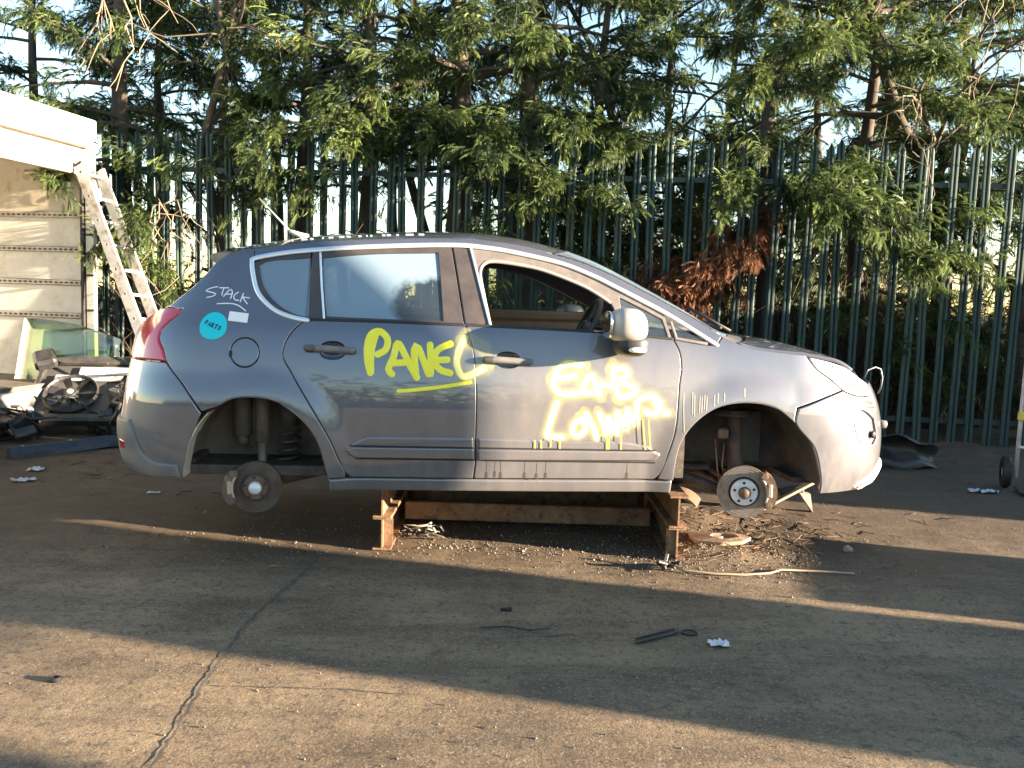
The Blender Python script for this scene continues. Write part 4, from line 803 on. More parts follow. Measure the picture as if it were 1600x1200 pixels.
MB().box((-.03,-.60,.405), (1.7,.10,.06), ch=.01).box((-.03,.60,.405), (1.7,.10,.06), ch=.01).box((-1.8,0,.50), (.35,1.4,.04)).box((1.78,0,.44),(.35,1.4,.03)).build('underbody_rails', DARKMET, car)
# ---------------------------------------------------------------- conifers behind the fence
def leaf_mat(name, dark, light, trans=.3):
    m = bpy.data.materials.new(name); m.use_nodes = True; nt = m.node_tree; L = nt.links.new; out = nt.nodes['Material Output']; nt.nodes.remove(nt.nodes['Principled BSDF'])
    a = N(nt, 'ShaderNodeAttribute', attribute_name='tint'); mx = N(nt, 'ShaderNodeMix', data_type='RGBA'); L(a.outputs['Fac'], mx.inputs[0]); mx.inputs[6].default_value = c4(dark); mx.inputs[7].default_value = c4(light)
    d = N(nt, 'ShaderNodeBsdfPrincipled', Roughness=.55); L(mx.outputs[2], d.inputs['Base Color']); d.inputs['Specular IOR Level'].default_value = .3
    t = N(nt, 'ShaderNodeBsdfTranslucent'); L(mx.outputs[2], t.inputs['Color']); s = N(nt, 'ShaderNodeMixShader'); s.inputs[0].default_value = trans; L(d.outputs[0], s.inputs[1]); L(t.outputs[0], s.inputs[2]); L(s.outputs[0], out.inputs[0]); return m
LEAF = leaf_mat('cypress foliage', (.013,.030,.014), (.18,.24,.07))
DEAD = leaf_mat('dead brown foliage', (.10,.043,.022), (.23,.105,.052), .2)
BARK = mat('dark bark', (.045,.036,.028), .9, col2=(.085,.068,.05), scale=14, bump=.6, bscale=30, stretch=(1,1,.25))
PALE = mat('pale bark', (.30,.24,.15), .8, col2=(.2,.15,.10), scale=20)
def frond_template():
    V = []; T = []
    def tri(a, b, c): k = len(V); V.extend([a, b, c]); T.append((k, k+1, k+2))
    zc = lambda x, y: -.42*x*x-.16*abs(y)
    for i in range(6):
        x = .05+i*.15; ln = .46*(1-.72*i/6)+.04; w = .075
        for s in (-1, 1): tipx, tipy = x+ln*.85, s*ln*.62; tri((x-w, 0, zc(x,0)), (x+w, s*.03, zc(x,0)), (tipx, tipy, zc(tipx,tipy)-.04))
    tri((.82,-.04,zc(.82,0)), (.82,.04,zc(.82,0)), (1.14,0,zc(1.14,0)-.03))
    return np.array(V), np.array(T)
FV, FT = frond_template()
def fronds(P, D, S, tint, rng):
    """P (n,3) positions, D (n,3) directions, S (n) lengths"""
    n = len(P); D = D/np.linalg.norm(D, axis=1, keepdims=True); upv = np.tile(np.array([0,0,1.]), (n,1))+rng.normal(0,.45,(n,3))
    Y = np.cross(upv, D); Y /= np.maximum(np.linalg.norm(Y, axis=1, keepdims=True), 1e-6); Z = np.cross(D, Y)
    V = P[:,None,:]+S[:,None,None]*(FV[None,:,0:1]*D[:,None,:]+FV[None,:,1:2]*Y[:,None,:]+FV[None,:,2:3]*Z[:,None,:])
    T = FT[None]+np.arange(n)[:,None,None]*len(FV)
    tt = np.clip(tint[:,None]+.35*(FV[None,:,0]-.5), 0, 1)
    return V.reshape(-1,3), T.reshape(-1,3), tt.ravel()
HP = pi/2
def conifer(name, x, y, H, rad, label, seed, hmin=1.2, blen=1.5, nb=34, dens=1., extra=(), dead=(), lean=(0,0), sub=True, over=4, fs=1.0):
    rng = np.random.default_rng(seed); r = random.Random(seed)
    t = empty(name, (x, y, 0), 0, label, 'tree', 'conifers behind the fence')
    tp = [(lean[0]*k/8*H+.05*math.sin(k*1.3+seed), lean[1]*k/8*H+.05*math.cos(k*1.7+seed), H*k/8-.1*(k==0)) for k in range(9)]
    MB().tube(tp, [rad*(1-.85*k/8) for k in range(9)], 9).build('trunk', BARK, t)
    tb = r.uniform(-.06,.14)
    lim = MB(); P = []; D = []; S = []; TI = []; PD = []; DD = []; SD = []
    br = []
    for k in range(nb):
        h = hmin+(H-hmin)*(k+r.random())/nb; az = r.uniform(0, 2*pi); L_ = blen*(.55+.6*r.random())*(1-.55*max(0, (h-3.5)/max(H-3.5,.1))); br.append((h, az, L_, r.uniform(-.15,.45), 1., False))
    for k in range(over): br.append((r.uniform(2.4,3.5), -HP+r.uniform(-.7,.7), r.uniform(.9,1.35), r.uniform(-.05,.2), 1., False))
    for (h, az, L_, sl, dn) in extra: br.append((h, az, L_, sl, dn, False))
    for (h, az, L_, sl, dn) in dead: br.append((h, az, L_, sl, dn, True))
    for (h, az, L_, sl, dn, isdead) in br:
        d = np.array([cos(az), sin(az), sl]); base = np.array([lean[0]*h, lean[1]*h, h]); n = 7
        pts = [base+d*L_*q+np.array([0,0,-.28*L_*q*q])+rng.normal(0,.025,3)*q for q in np.linspace(0,1,n)]
        lim.tube([tuple(p) for p in pts], [max(.005, rad*.22*(1-.85*q)) for q in np.linspace(0,1,n)], 5, caps=False)
        nsub = int(8.6*dn*(.5+L_))
        for j in range(nsub):
            q = rng.uniform(.30, 1.0); i = min(int(q*(n-1)), n-2); p = pts[i]+(pts[i+1]-pts[i])*(q*(n-1)-i)
            sd = d+rng.normal(0,.62,3); sd[2] = sd[2]*.6+rng.uniform(-.45,.15); sd /= np.linalg.norm(sd); sl_ = rng.uniform(.16,.46)
            if sub and j % 4 == 0: lim.tube([tuple(p), tuple(p+sd*sl_)], [.005,.002], 3, caps=False)
            m_ = int(rng.integers(16, 25)*dens)
            qq = rng.uniform(.05, 1., m_)
            pp = p+sd*sl_*qq[:,None]+rng.normal(0,.035,(m_,3)); dd = sd+rng.normal(0,.5,(m_,3)); dd[:,2] -= .3
            ss = rng.uniform(.05,.13,m_)*rng.choice([.75,.9,1.05,1.35])*fs*(1.0 if not isdead else 1.25); ti = np.clip(tb+rng.normal(.10,.17)+rng.normal(0,.10,m_)+.34*qq, 0, 1)  # sprays paler towards their tips, sun on the tips put into the tint
            if isdead: dd[:,2] -= .5; PD.append(pp); DD.append(dd); SD.append((ss, ti))
            else: P.append(pp); D.append(dd); S.append(ss); TI.append(ti)
    lim.build('branches', BARK, t)
    V, T, tt = fronds(np.concatenate(P), np.concatenate(D), np.concatenate(S), np.concatenate(TI), rng)
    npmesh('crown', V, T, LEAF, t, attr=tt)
    if PD:
        V, T, tt = fronds(np.concatenate(PD), np.concatenate(DD), np.concatenate([s[0] for s in SD]), np.concatenate([s[1] for s in SD]), rng); npmesh('dead_sprays', V, T, DEAD, t, attr=tt)
    return len(T)
def tx(px, d): return (px-800)/1386*d
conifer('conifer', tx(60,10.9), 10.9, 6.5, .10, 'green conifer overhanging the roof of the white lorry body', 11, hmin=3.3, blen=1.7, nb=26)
conifer('conifer', tx(192,10.1), 10.1, 6.8, .15, 'thick dark conifer trunk just right of the ladder top', 12, hmin=1.9, blen=1.35, nb=30, over=3, extra=((2.2,-HP+.5,1.5,.15,1.8),(2.0,-HP+.25,1.3,.05,1.8),(1.8,-HP+.75,1.3,.0,1.6)), dead=((2.75,-HP-.1,.9,.1,.9),))
conifer('conifer', tx(348,10.6), 10.6, 6.5, .08, 'slim conifer above the rear of the car roof', 13, hmin=3.1, blen=1.45, nb=30, over=2)
conifer('conifer', tx(470,10.2), 10.2, 6.6, .11, 'dark conifer behind the fence above the rear quarter window', 14, hmin=2.9, blen=1.45, nb=32, over=3, extra=((1.75,-HP+.2,1.0,.0,1.2),(1.7,-HP-.5,.9,-.1,1.2)))
conifer('conifer', tx(568,10.0), 10.0, 6.6, .12, 'dark conifer behind the fence above the rear door window', 15, hmin=2.9, blen=1.45, nb=32, over=3, extra=((1.65,-HP+.3,1.0,-.05,1.2),))
conifer('conifer', tx(706,10.2), 10.2, 7.0, .19, 'broad dark conifer trunk above the middle of the car roof', 16, hmin=2.8, blen=1.5, nb=34, over=3, extra=((3.9,-HP-.4,1.6,.1,1.6),(4.1,-HP+.1,1.6,.15,1.5),(1.7,-HP+.4,1.0,-.05,1.2)))
conifer('conifer', tx(1120,13.4), 13.4, 7, .10, 'conifer standing farthest back above the windscreen base', 37, hmin=2.6, blen=1.7, nb=26, dens=.5, fs=1.6)
conifer('conifer', tx(818,10.1), 10.1, 6.8, .15, 'dense sunlit conifer above the front door window', 17, hmin=2.2, blen=1.55, nb=34, extra=((4.0,-HP,1.6,.1,1.8),(3.3,-HP+.3,1.5,.05,1.6)))
conifer('conifer', tx(925,10.5), 10.5, 6.6, .10, 'conifer with low green sprays behind the windscreen', 18, hmin=1.5, blen=1.5, nb=32, extra=((1.8,-HP-.1,1.5,.0,2.0),(1.55,-HP+.35,1.4,-.1,1.8),(3.2,-HP,1.7,.0,1.8),(3.6,-HP+.2,1.6,.1,1.6)))
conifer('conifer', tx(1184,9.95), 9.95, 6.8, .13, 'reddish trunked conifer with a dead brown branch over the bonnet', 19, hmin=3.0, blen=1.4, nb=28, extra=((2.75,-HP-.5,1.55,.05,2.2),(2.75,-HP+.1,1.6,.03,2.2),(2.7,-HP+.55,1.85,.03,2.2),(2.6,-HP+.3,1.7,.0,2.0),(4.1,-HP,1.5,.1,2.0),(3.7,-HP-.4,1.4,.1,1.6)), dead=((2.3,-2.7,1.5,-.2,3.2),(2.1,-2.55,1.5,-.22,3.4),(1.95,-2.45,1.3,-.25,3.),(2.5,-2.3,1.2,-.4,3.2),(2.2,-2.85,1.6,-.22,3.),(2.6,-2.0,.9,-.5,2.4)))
conifer('conifer', tx(1330,10.4), 10.4, 7.0, .12, 'large drooping conifer filling the upper right above the bonnet', 20, hmin=2.2, blen=1.75, nb=38, dens=1.15, extra=((2.35,-HP,1.7,-.02,2.2),(2.3,-HP+.4,1.6,-.05,2.0),(4.0,-HP,1.9,.1,2.2),(3.7,-HP+.35,1.9,.0,2.0),(1.7,-HP+.3,1.3,-.1,1.6),(1.3,-HP,1.3,.0,1.6),(.9,-HP+.4,1.2,.0,1.5),(1.5,-HP-.5,1.2,.0,1.3)))
conifer('conifer', tx(1470,10.6), 10.6, 6.6, .09, 'thin conifer near the right edge with sky showing through', 21, hmin=3.2, blen=1.5, nb=26, dens=.8, extra=((1.0,-HP-.5,1.3,.0,1.6),(1.5,-HP-.2,1.2,-.1,1.4),(.8,-HP+.2,1.2,.0,1.3)))
conifer('conifer', tx(1590,10.3), 10.3, 6.6, .12, 'dark conifer cut by the right edge of the photo', 22, hmin=1.4, blen=1.3, nb=24)
conifer('conifer', tx(1030,12.0), 12.0, 6.6, .10, 'conifer standing farther back between bonnet and windscreen', 23, hmin=1.0, blen=1.6, nb=34, dens=.5, fs=1.6)
conifer('conifer', tx(250,12.2), 12.2, 6.6, .10, 'conifer standing farther back above the rear of the car', 24, hmin=3.2, over=0, blen=1.6, nb=26, dens=.5, fs=1.6)
conifer('conifer', tx(610,12.4), 12.4, 6.6, .10, 'conifer standing farther back above the rear door', 25, hmin=3.2, over=0, blen=1.6, nb=28, dens=.5, fs=1.6)
conifer('conifer', tx(800,12.8), 12.8, 7, .10, 'conifer standing farther back above the driver window', 27, hmin=2.0, blen=1.7, nb=34, dens=.5, fs=1.6)
conifer('conifer', tx(1250,12.6), 12.6, 7, .10, 'conifer standing farther back above the front wheel arch', 28, hmin=.6, blen=1.7, nb=38, dens=.5, fs=1.6)
conifer('conifer', tx(1420,13.0), 13.0, 7, .10, 'conifer standing farther back above the front bumper', 29, hmin=.5, blen=1.7, nb=38, dens=.5, fs=1.6)
conifer('conifer', tx(430,13.0), 13.0, 7, .10, 'conifer standing farther back above the rear wheel arch', 30, hmin=3.3, over=0, blen=1.7, nb=26, dens=.5, fs=1.6)
# ---------------------------------------------------------------- bare deciduous trees
def bare_tree(name, path, rad, label, seed, mat_, twigs=8, depth=3, spread=.8, group='bare trees behind the fence'):
    r = random.Random(seed); t = empty(name, tuple(path[0]), 0, label, 'tree', group); o = Vector(path[0])
    pts = [Vector(p)-o for p in path]; n = len(pts); MB().tube(pts, [rad*(1-.6*i/(n-1)) for i in range(n)], 8).build('trunk', mat_, t); b = MB()
    def grow(p, d, L_, ra, lev):
        q = [p]; dd = d.copy(); k = 5
        for i in range(k): dd = (dd+Vector((r.gauss(0,.16), r.gauss(0,.16), r.gauss(0,.12)-.03))).normalized(); q.append(q[-1]+dd*L_/k)
        b.tube(q, [ra*(1-.65*i/k) for i in range(k+1)], 5 if lev > 1 else 4, caps=False)
        if lev > 0:
            for j in range(r.randint(2, 4)):
                i = r.randint(1, k); nd = (dd+Vector((r.gauss(0,spread), r.gauss(0,spread), r.gauss(0,spread*.8)))).normalized(); grow(q[i], nd, L_*r.uniform(.45,.75), ra*.5, lev-1)
    for k in range(twigs):
        i = r.randint(n//2, n-1); d = (pts[i]-pts[i-1]).normalized(); grow(pts[i], (d+Vector((r.gauss(0,spread), r.gauss(0,spread), r.gauss(0,spread)))).normalized(), r.uniform(.6,1.3), rad*.4, depth-1)
    b.build('branches', mat_, t); return t
bare_tree('bare_tree', [(-3.3,10.0,0),(-3.2,10.0,1.6),(-3.45,9.8,2.9),(-3.1,9.6,3.9),(-3.35,9.5,5.2)], .07, 'crooked bare tree rising behind the fence above the rear of the car', 5, BARK, 9, 3)
bare_tree('bare_tree', [(4.75,9.9,0),(4.75,9.95,1.7),(4.6,10.0,2.7),(4.15,10.0,3.5),(3.8,10.1,4.6)], .13, 'dark forked bare tree at the right behind the fence', 6, BARK, 12, 3)
bare_tree('bare_tree', [(1.9,11.0,0),(1.75,11.0,1.6),(1.3,10.9,3.0),(.9,10.9,4.2)], .10, 'leaning bare tree in the gap over the windscreen', 8, BARK, 10, 3)
bare_tree('bare_tree', [(-1.2,11.4,0),(-1.1,11.4,2.0),(-1.5,11.3,3.3),(-1.3,11.3,4.6)], .08, 'bare tree behind the fence above the rear door', 9, BARK, 12, 3)
# pale sunlit twigs that hang into the picture
def twig_branch(name, root, tips, label, seed, rad=.012):
    r = random.Random(seed); t = empty(name, root, 0, label, 'branch'); o = Vector(root); b = MB()
    for tip in tips:
        q = [Vector((0,0,0))]; T_ = Vector(tip)-o; k = 7
        for i in range(1, k+1): q.append(T_*i/k+Vector((r.gauss(0,.05), r.gauss(0,.04), r.gauss(0,.05)+.10*math.sin(pi*i/k))))
        b.tube(q, [rad*(1-.7*i/k) for i in range(k+1)], 5, caps=False)
        for j in range(5):
            i = r.randint(2, k); d = (q[i]-q[i-1]).normalized()+Vector((r.gauss(0,.8), r.gauss(0,.5), r.gauss(0,.8))); e = q[i]+d.normalized()*r.uniform(.12,.35); m_ = (q[i]+e)/2+Vector((0,0,r.uniform(-.05,.03)))
            b.tube([q[i], m_, e], [rad*.45,rad*.35,rad*.22], 4, caps=False)
    b.build('twigs', PALE, t); return t
def wp(px, py, d):
    v = fw+rt*((px-800)/1386)+up*((600-py)/1386); v = v*(d/v.y); return (v.x, v.y, v.z+CAM_H)
twig_branch('hanging_twigs', wp(190,-60,8.3), [wp(105,128,8.3), wp(205,150,8.2), wp(285,45,8.2), wp(230,70,8.4), wp(150,70,8.2)], 'pale bare twigs hanging in at the top left', 31)
twig_branch('hanging_twigs', wp(1600,-60,8.4), [wp(1475,40,8.4), wp(1510,70,8.3), wp(1540,85,8.4), wp(1590,150,8.6)], 'pale bare twigs reaching in at the top right', 32)
twig_branch('hanging_twigs', wp(1425,150,8.9), [wp(1380,225,8.8), wp(1415,240,8.8), wp(1460,260,8.8), wp(1450,335,8.7)], 'thin curved twigs hanging in front of the fence at the right', 33, .008)
twig_branch('hanging_twigs', wp(255,320,8.9), [wp(225,440,8.8), wp(285,430,8.8), wp(262,400,8.8), wp(300,370,8.8)], 'pale twigs hanging behind the rear of the car', 34, .009)
conifer('conifer', spot(10.5,2.0)[0], spot(10.5,2.0)[1], 4.2, .12, 'conifer beyond the right edge, nearer the added blue cabin', 26, hmin=2.45, blen=1.1, nb=22, over=0, dens=.4, fs=1.7)
# ---------------------------------------------------------------- undergrowth and far hedge
def thicket(name, n, xr, yr, hr, label, seed, m, leaf_n, leafm, rad=.006, ls=1.):
    rng = np.random.default_rng(seed); V = []; T = []
    base = np.stack([rng.uniform(*xr, n), rng.uniform(*yr, n), np.zeros(n)], 1); L_ = rng.uniform(*hr, n)
    d = rng.normal(0,.45,(n,3)); d[:,2] = 1; d /= np.linalg.norm(d, axis=1, keepdims=True); c = rng.normal(0,.25,(n,3)); c[:,2] -= .1
    K = 6; ring = np.array([[1,0,0],[-.5,.87,0],[-.5,-.87,0]])
    VV = np.zeros((n,K,3,3))
    for k in range(K):
        q = k/(K-1); p = base+d*(L_*q)[:,None]+c*(L_*q*q)[:,None]; VV[:,k] = p[:,None,:]+ring[None]*(rad*(1-.7*q)*rng.uniform(.6,1.6,n))[:,None,None]
    idx = np.arange(n)[:,None]*(K*3); F_ = []
    for k in range(K-1):
        for j in range(3): F_.append(np.concatenate([idx+k*3+j, idx+k*3+(j+1)%3, idx+(k+1)*3+(j+1)%3, idx+(k+1)*3+j], 1))
    o = npmesh(name, VV.reshape(-1,3), np.concatenate(F_), m); tag(o, label, 'undergrowth', kind='stuff')
    if leaf_n:
        P = np.stack([rng.uniform(*xr, leaf_n), rng.uniform(*yr, leaf_n), np.abs(rng.normal(0,hr[1]*.35,leaf_n))], 1); D = rng.normal(0,1,(leaf_n,3)); D[:,2] *= .4
        V, T, tt = fronds(P, D, rng.uniform(.06,.16,leaf_n)*ls, rng.uniform(0,.7,leaf_n), rng); npmesh('leaves', V, T, leafm, o, attr=tt)
TWIG = mat('undergrowth twigs', (.06,.045,.032), .9, col2=(.15,.11,.07), scale=5)
thicket('undergrowth', 4200, (-6.5,7), (9.8,13), (.5,2.4), 'tangled brown undergrowth behind the fence', 41, TWIG, 10000, leaf_mat('bramble leaves', (.02,.035,.012), (.11,.10,.035)))
thicket('far_hedge', 900, (-16,16), (14,18), (1.,2.8), 'dark hedge far behind the fence', 42, TWIG, 9000, leaf_mat('hedge leaves', (.02,.03,.012), (.07,.07,.025)), .012, 2.4)
rng_ = np.random.default_rng(77); k_ = 9000; xs_ = rng_.uniform(-1.2,8,k_); P_ = np.stack([xs_, rng_.uniform(11.2,13.6,k_), rng_.uniform(.1,1,k_)**.8*(1.9+.9*np.sin(xs_*1.7)+.4*np.sin(xs_*4.1))], 1); D_ = rng_.normal(0,1,(k_,3)); D_[:,2] -= .3
V_, T_, t_ = fronds(P_, D_, rng_.uniform(.12,.30,k_), np.clip(rng_.normal(.15,.15,k_),0,1), rng_); tag(npmesh('evergreen_understorey', V_, T_, LEAF, attr=t_), 'dark evergreen understorey behind the right half of the fence', 'undergrowth', kind='stuff')
thicket('tree_line', 500, (-26,14), (-19,-15), (2.5,5.5), 'dark line of trees across the yard behind the viewer', 43, TWIG, 4500, leaf_mat('tree line leaves', (.02,.03,.014), (.05,.055,.025)), .04, 5.5)
# ---------------------------------------------------------------- steel stand under the car
def gz(x, y): return float(gheight(np.array([x]), np.array([y]))[0])
RUST = mat('rusty steel', (.17,.085,.042), .8, .1, col2=(.26,.165,.095), scale=9, col3=(.07,.04,.025), scale3=16, bump=.35, bscale=70)
stand = empty('car_stand', (.09, 5.4, 0), 0, 'low rusty steel beam stand carrying the car body', 'stand')
def ibeam(b, x, y0, y1, z0, h, w):
    t = .010; b.box((x,(y0+y1)/2,z0+t/2), (w,y1-y0,t)).box((x,(y0+y1)/2,z0+h-t/2), (w,y1-y0,t)).box((x,(y0+y1)/2,z0+h/2), (.009,y1-y0-.004,h-2*t-.001)); return b
for x, y0 in ((-.775,-.665),(.835,-.69)):
    for k, (z, h) in enumerate(((.008,.18),(.190,.175))):
        ibeam(MB(), x, y0+(.0 if k else .01), .60, z, h, .098).build('i_beam', RUST, stand)
    for yy in (y0+.03, .5): MB().box((x+.03*(1 if x < 0 else -1),yy+.02,.10), (.05,.008,.155)).build('stiffener', RUST, stand)
MB().box((.03,-.06,.095), (1.50,.06,.11), ch=.006).build('cross_beam', RUST, stand)
MB().box((.03,.42,.095), (1.50,.06,.11), ch=.006).build('cross_beam', RUST, stand)
# ---------------------------------------------------------------- scrap by the lorry
BLK = mat('black scrap plastic', (.016,.017,.020), .42, col2=(.05,.048,.045), scale=10, bump=.25, bscale=50)
GRYM = mat('dusty grey metal', (.11,.105,.10), .5, .4, col2=(.05,.048,.045), scale=10, bump=.2)
sc_ = empty('scrap_radiator_pack', (-4.05, 8.15, 0), radians(8), 'scrap car front panel with radiator and cooling fan, lying tilted beside the lorry', 'scrap')
th = radians(38); Rp = Matrix.Rotation(th, 3, 'X'); o = Vector((0,0,.16)); ex_, ey_, ez_ = Rp@Vector((1,0,0)), Rp@Vector((0,1,0)), Rp@Vector((0,0,1))
PT = lambda x, y, z: o+ex_*x+ey_*y+ez_*z
MB().box(PT(0,.36,0), (.82,.74,.05), Rp, ch=.01).build('radiator_core', mat('radiator fins', (.05,.05,.05), .6, .3, col2=(.13,.12,.11), scale=60, stretch=(1,12,1)), sc_)
for x in (-.43,.43): MB().box(PT(x,.36,.01), (.06,.78,.09), Rp, ch=.015).build('radiator_tank', BLK, sc_)
MB().box(PT(0,-.03,.02), (.98,.09,.11), Rp, ch=.02).build('crossmember', BLK, sc_)
MB().box(PT(.02,.76,.03), (.92,.11,.08), Rp, ch=.02).box(PT(-.1,.70,.06), (.5,.03,.03), Rp).build('slam_panel', GRYM, sc_)
MB().box(PT(.16,.60,.05), (.50,.10,.03), Rp, ch=.01).build('silver_bar', ALU, sc_); MB().box(PT(.02,.50,.05), (.62,.07,.03), Rp, ch=.01).build('silver_bar', ALU, sc_)
fc = PT(-.08,.26,.06); MB().lathe([(.235,-.03),(.25,.02),(.235,.04),(.225,.02),(.225,-.03)], fc, ez_, 36).build('fan_shroud', BLK, sc_)
fan = MB(); fan.lathe([(0,.05),(.055,.045),(.065,.02),(.065,-.02)], fc, ez_, 20)
for k in range(7):
    t = 2*pi*k/7; d1 = ex_*cos(t)+ey_*sin(t); d2 = -ex_*sin(t)+ey_*cos(t)
    fan.add([fc+d1*.06-d2*.02+ez_*.025, fc+d1*.06+d2*.03, fc+d1*.215+d2*.08+ez_*.0, fc+d1*.215+d2*.0+ez_*.03], [(0,1,2,3)])
fan.build('fan', BLK, sc_); MB().lathe([(0,.055),(.028,.054),(.032,.046)], fc, ez_, 16).build('fan_hub', mat('fan hub metal', (.5,.5,.52), .4, .5), sc_)
MB().lathe([(0,.03),(.022,.028),(.03,0)], PT(-.38,.05,.06), ez_, 12).build('cap', mat('pale cap', (.6,.6,.6), .4), sc_)
MB().box(PT(-.42,.70,.10), (.20,.22,.12), Rp@Matrix.Rotation(.4,3,'Z'), ch=.03).build('lamp_housing', BLK, sc_)
for k, pts in enumerate(([(.3,.1,.08),(.5,.3,.16),(.56,.55,.1),(.45,.75,.12)], [(-.45,.1,.06),(-.62,-.02,-.05),(-.7,.1,-.16),(-.5,.2,-.12)], [(.2,.0,.06),(.42,-.12,.1),(.6,.0,.16),(.68,.25,.2)])): MB().tube([PT(*p) for p in pts], .012 if k else .02, 6).build('hose', BLK, sc_)
sc2 = empty('scrap_wiring_heap', (-3.72, 8.25, 0), 0, 'heap of black wiring and broken plastic between the radiator scrap and the car', 'scrap')
r = random.Random(9)
for k in range(14):
    q = [Vector((r.uniform(-.35,.3), r.uniform(-.2,.25), r.uniform(.02,.5)))]
    for i in range(5): q.append(q[-1]+Vector((r.gauss(0,.12), r.gauss(0,.1), r.gauss(-.03,.1)))); q[-1].z = max(q[-1].z, .02)
    MB().tube(q, r.uniform(.006,.02), 5).build('cable', BLK, sc2)
for k in range(9): MB().box((r.uniform(-.35,.3), r.uniform(-.15,.25), r.uniform(.04,.3)), (r.uniform(.08,.3), r.uniform(.05,.2), r.uniform(.02,.1)), Euler((r.uniform(-1,1), r.uniform(-1,1), r.uniform(-2,2))).to_matrix(), ch=.01).build('plastic_shard', BLK if k % 3 else GRYM, sc2)
sc3 = empty('scrap_plastic_heap', (-4.75, 7.95, 0), 0, 'low heap of broken black plastic below the lorry bed at the left edge', 'scrap')
for k in range(16): MB().box((r.uniform(-.35,.5), r.uniform(-.25,.2), r.uniform(.03,.22)), (r.uniform(.08,.34), r.uniform(.05,.2), r.uniform(.02,.09)), Euler((r.uniform(-.9,.9), r.uniform(-.9,.9), r.uniform(-2,2))).to_matrix(), ch=.01).build('plastic_shard', BLK if k % 4 else GRYM, sc3)
for k in range(8):
    q = [Vector((r.uniform(-.35,.5), r.uniform(-.2,.2), r.uniform(.05,.3)))]
    for i in range(5): q.append(q[-1]+Vector((r.gauss(0,.13), r.gauss(0,.08), r.gauss(-.03,.08)))); q[-1].z = max(q[-1].z, .015)
    MB().tube(q, r.uniform(.006,.016), 5).build('cable', BLK, sc3)
# sheet of green tinted screen glass leaning on the lorry bed
gsh = MB(); V = []; n = 9
for j in range(n):
    for i in range(n):
        a, b_ = i/(n-1), j/(n-1); V.append((-4.95+.95*a+.10*b_, 8.62+.14*b_+.10*(a-.5)**2*2, .16+.95*b_-.22*(a-.5)**2-.18*a*b_))
gsh.add(V, [(j*n+i, j*n+i+1, (j+1)*n+i+1, (j+1)*n+i) for j in range(n-1) for i in range(n-1)], True)
gl = gsh.build('windscreen_glass', glass_mat('green laminated glass', (.46,.60,.30), None, .10)); md = gl.modifiers.new('t', 'SOLIDIFY'); md.thickness = .006
tag(gl, 'green tinted windscreen pane propped against the white lorry', 'glass')
# black bumper strip on the ground
def strip(name, path, prof, m, label, cat):
    t = empty(name, path[0], 0, label, cat); o = Vector(path[0]); P = [Vector(p)-o for p in path]; V = []; n = len(prof)
    for i, p in enumerate(P):
        d = (P[min(i+1,len(P)-1)]-P[max(i-1,0)]).normalized(); s_ = Vector((-d.y, d.x, 0)).normalized()
        for a, z in prof: V.append(p+s_*a+Vector((0,0,z)))
    b = MB().add(V, [(i*n+j, i*n+(j+1)%n, (i+1)*n+(j+1)%n, (i+1)*n+j) for i in range(len(P)-1) for j in range(n)]+[tuple(range(n)), tuple(range((len(P)-1)*n+n-1, (len(P)-1)*n-1, -1))]); b.build('strip_body', m, t); return t
bs = strip('bumper_trim', [(-4.02,7.02,.0),(-3.93,7.10,.0),(-3.8,7.25,.005),(-3.62,7.48,.01),(-3.5,7.62,.02),(-3.34,7.72,.02),(-3.1,7.8,.02)], [(-.07,.0),(.07,.0),(.08,.05),(.02,.085),(-.02,.09),(-.06,.04)], mat('blue black trim plastic', (.014,.015,.022), .35, col2=(.035,.035,.042), scale=8), 'long black bumper trim strip on the ground behind the rear bumper', 'car trim')
MB().lathe([(0,.012),(.012,.01),(.014,0)], (.30,.40,.085), (0,0,1), 10).lathe([(0,.012),(.012,.01),(.014,0)], (.07,.08,.08), (0,0,1), 10).build('yellow_clips', mat('yellow clip', (.6,.45,.05), .5), bs)
# dark plastic heap behind the front bumper
heap = empty('bumper_cover', (3.2,7.75,0), radians(-12), 'crumpled black plastic bumper cover lying near the fence, right of the car', 'car trim')
V = []; nu, nv_ = 22, 8
for i in range(nu):
    a = i/(nu-1)*2-1
    for j in range(nv_):
        t = j/(nv_-1); V.append((a*.62+.03*sin(9*t+3*a), .28*a*a-.10*t+.16*sin(pi*t)+.03*sin(7*a), .02+.30*sin(pi*.5*t)*(1-.45*a*a)+.02*sin(11*a+4*t)))
hb = MB().add(V, [(i*nv_+j, i*nv_+j+1, (i+1)*nv_+j+1, (i+1)*nv_+j) for i in range(nu-1) for j in range(nv_-1)], True).build('cover', BLK, heap); hb.modifiers.new('t','SOLIDIFY').thickness = .008
MB().box((-.2,.05,.06), (.5,.25,.09), Euler((.1,.1,.3)).to_matrix(), ch=.02).build('foam_core', BLK, heap)
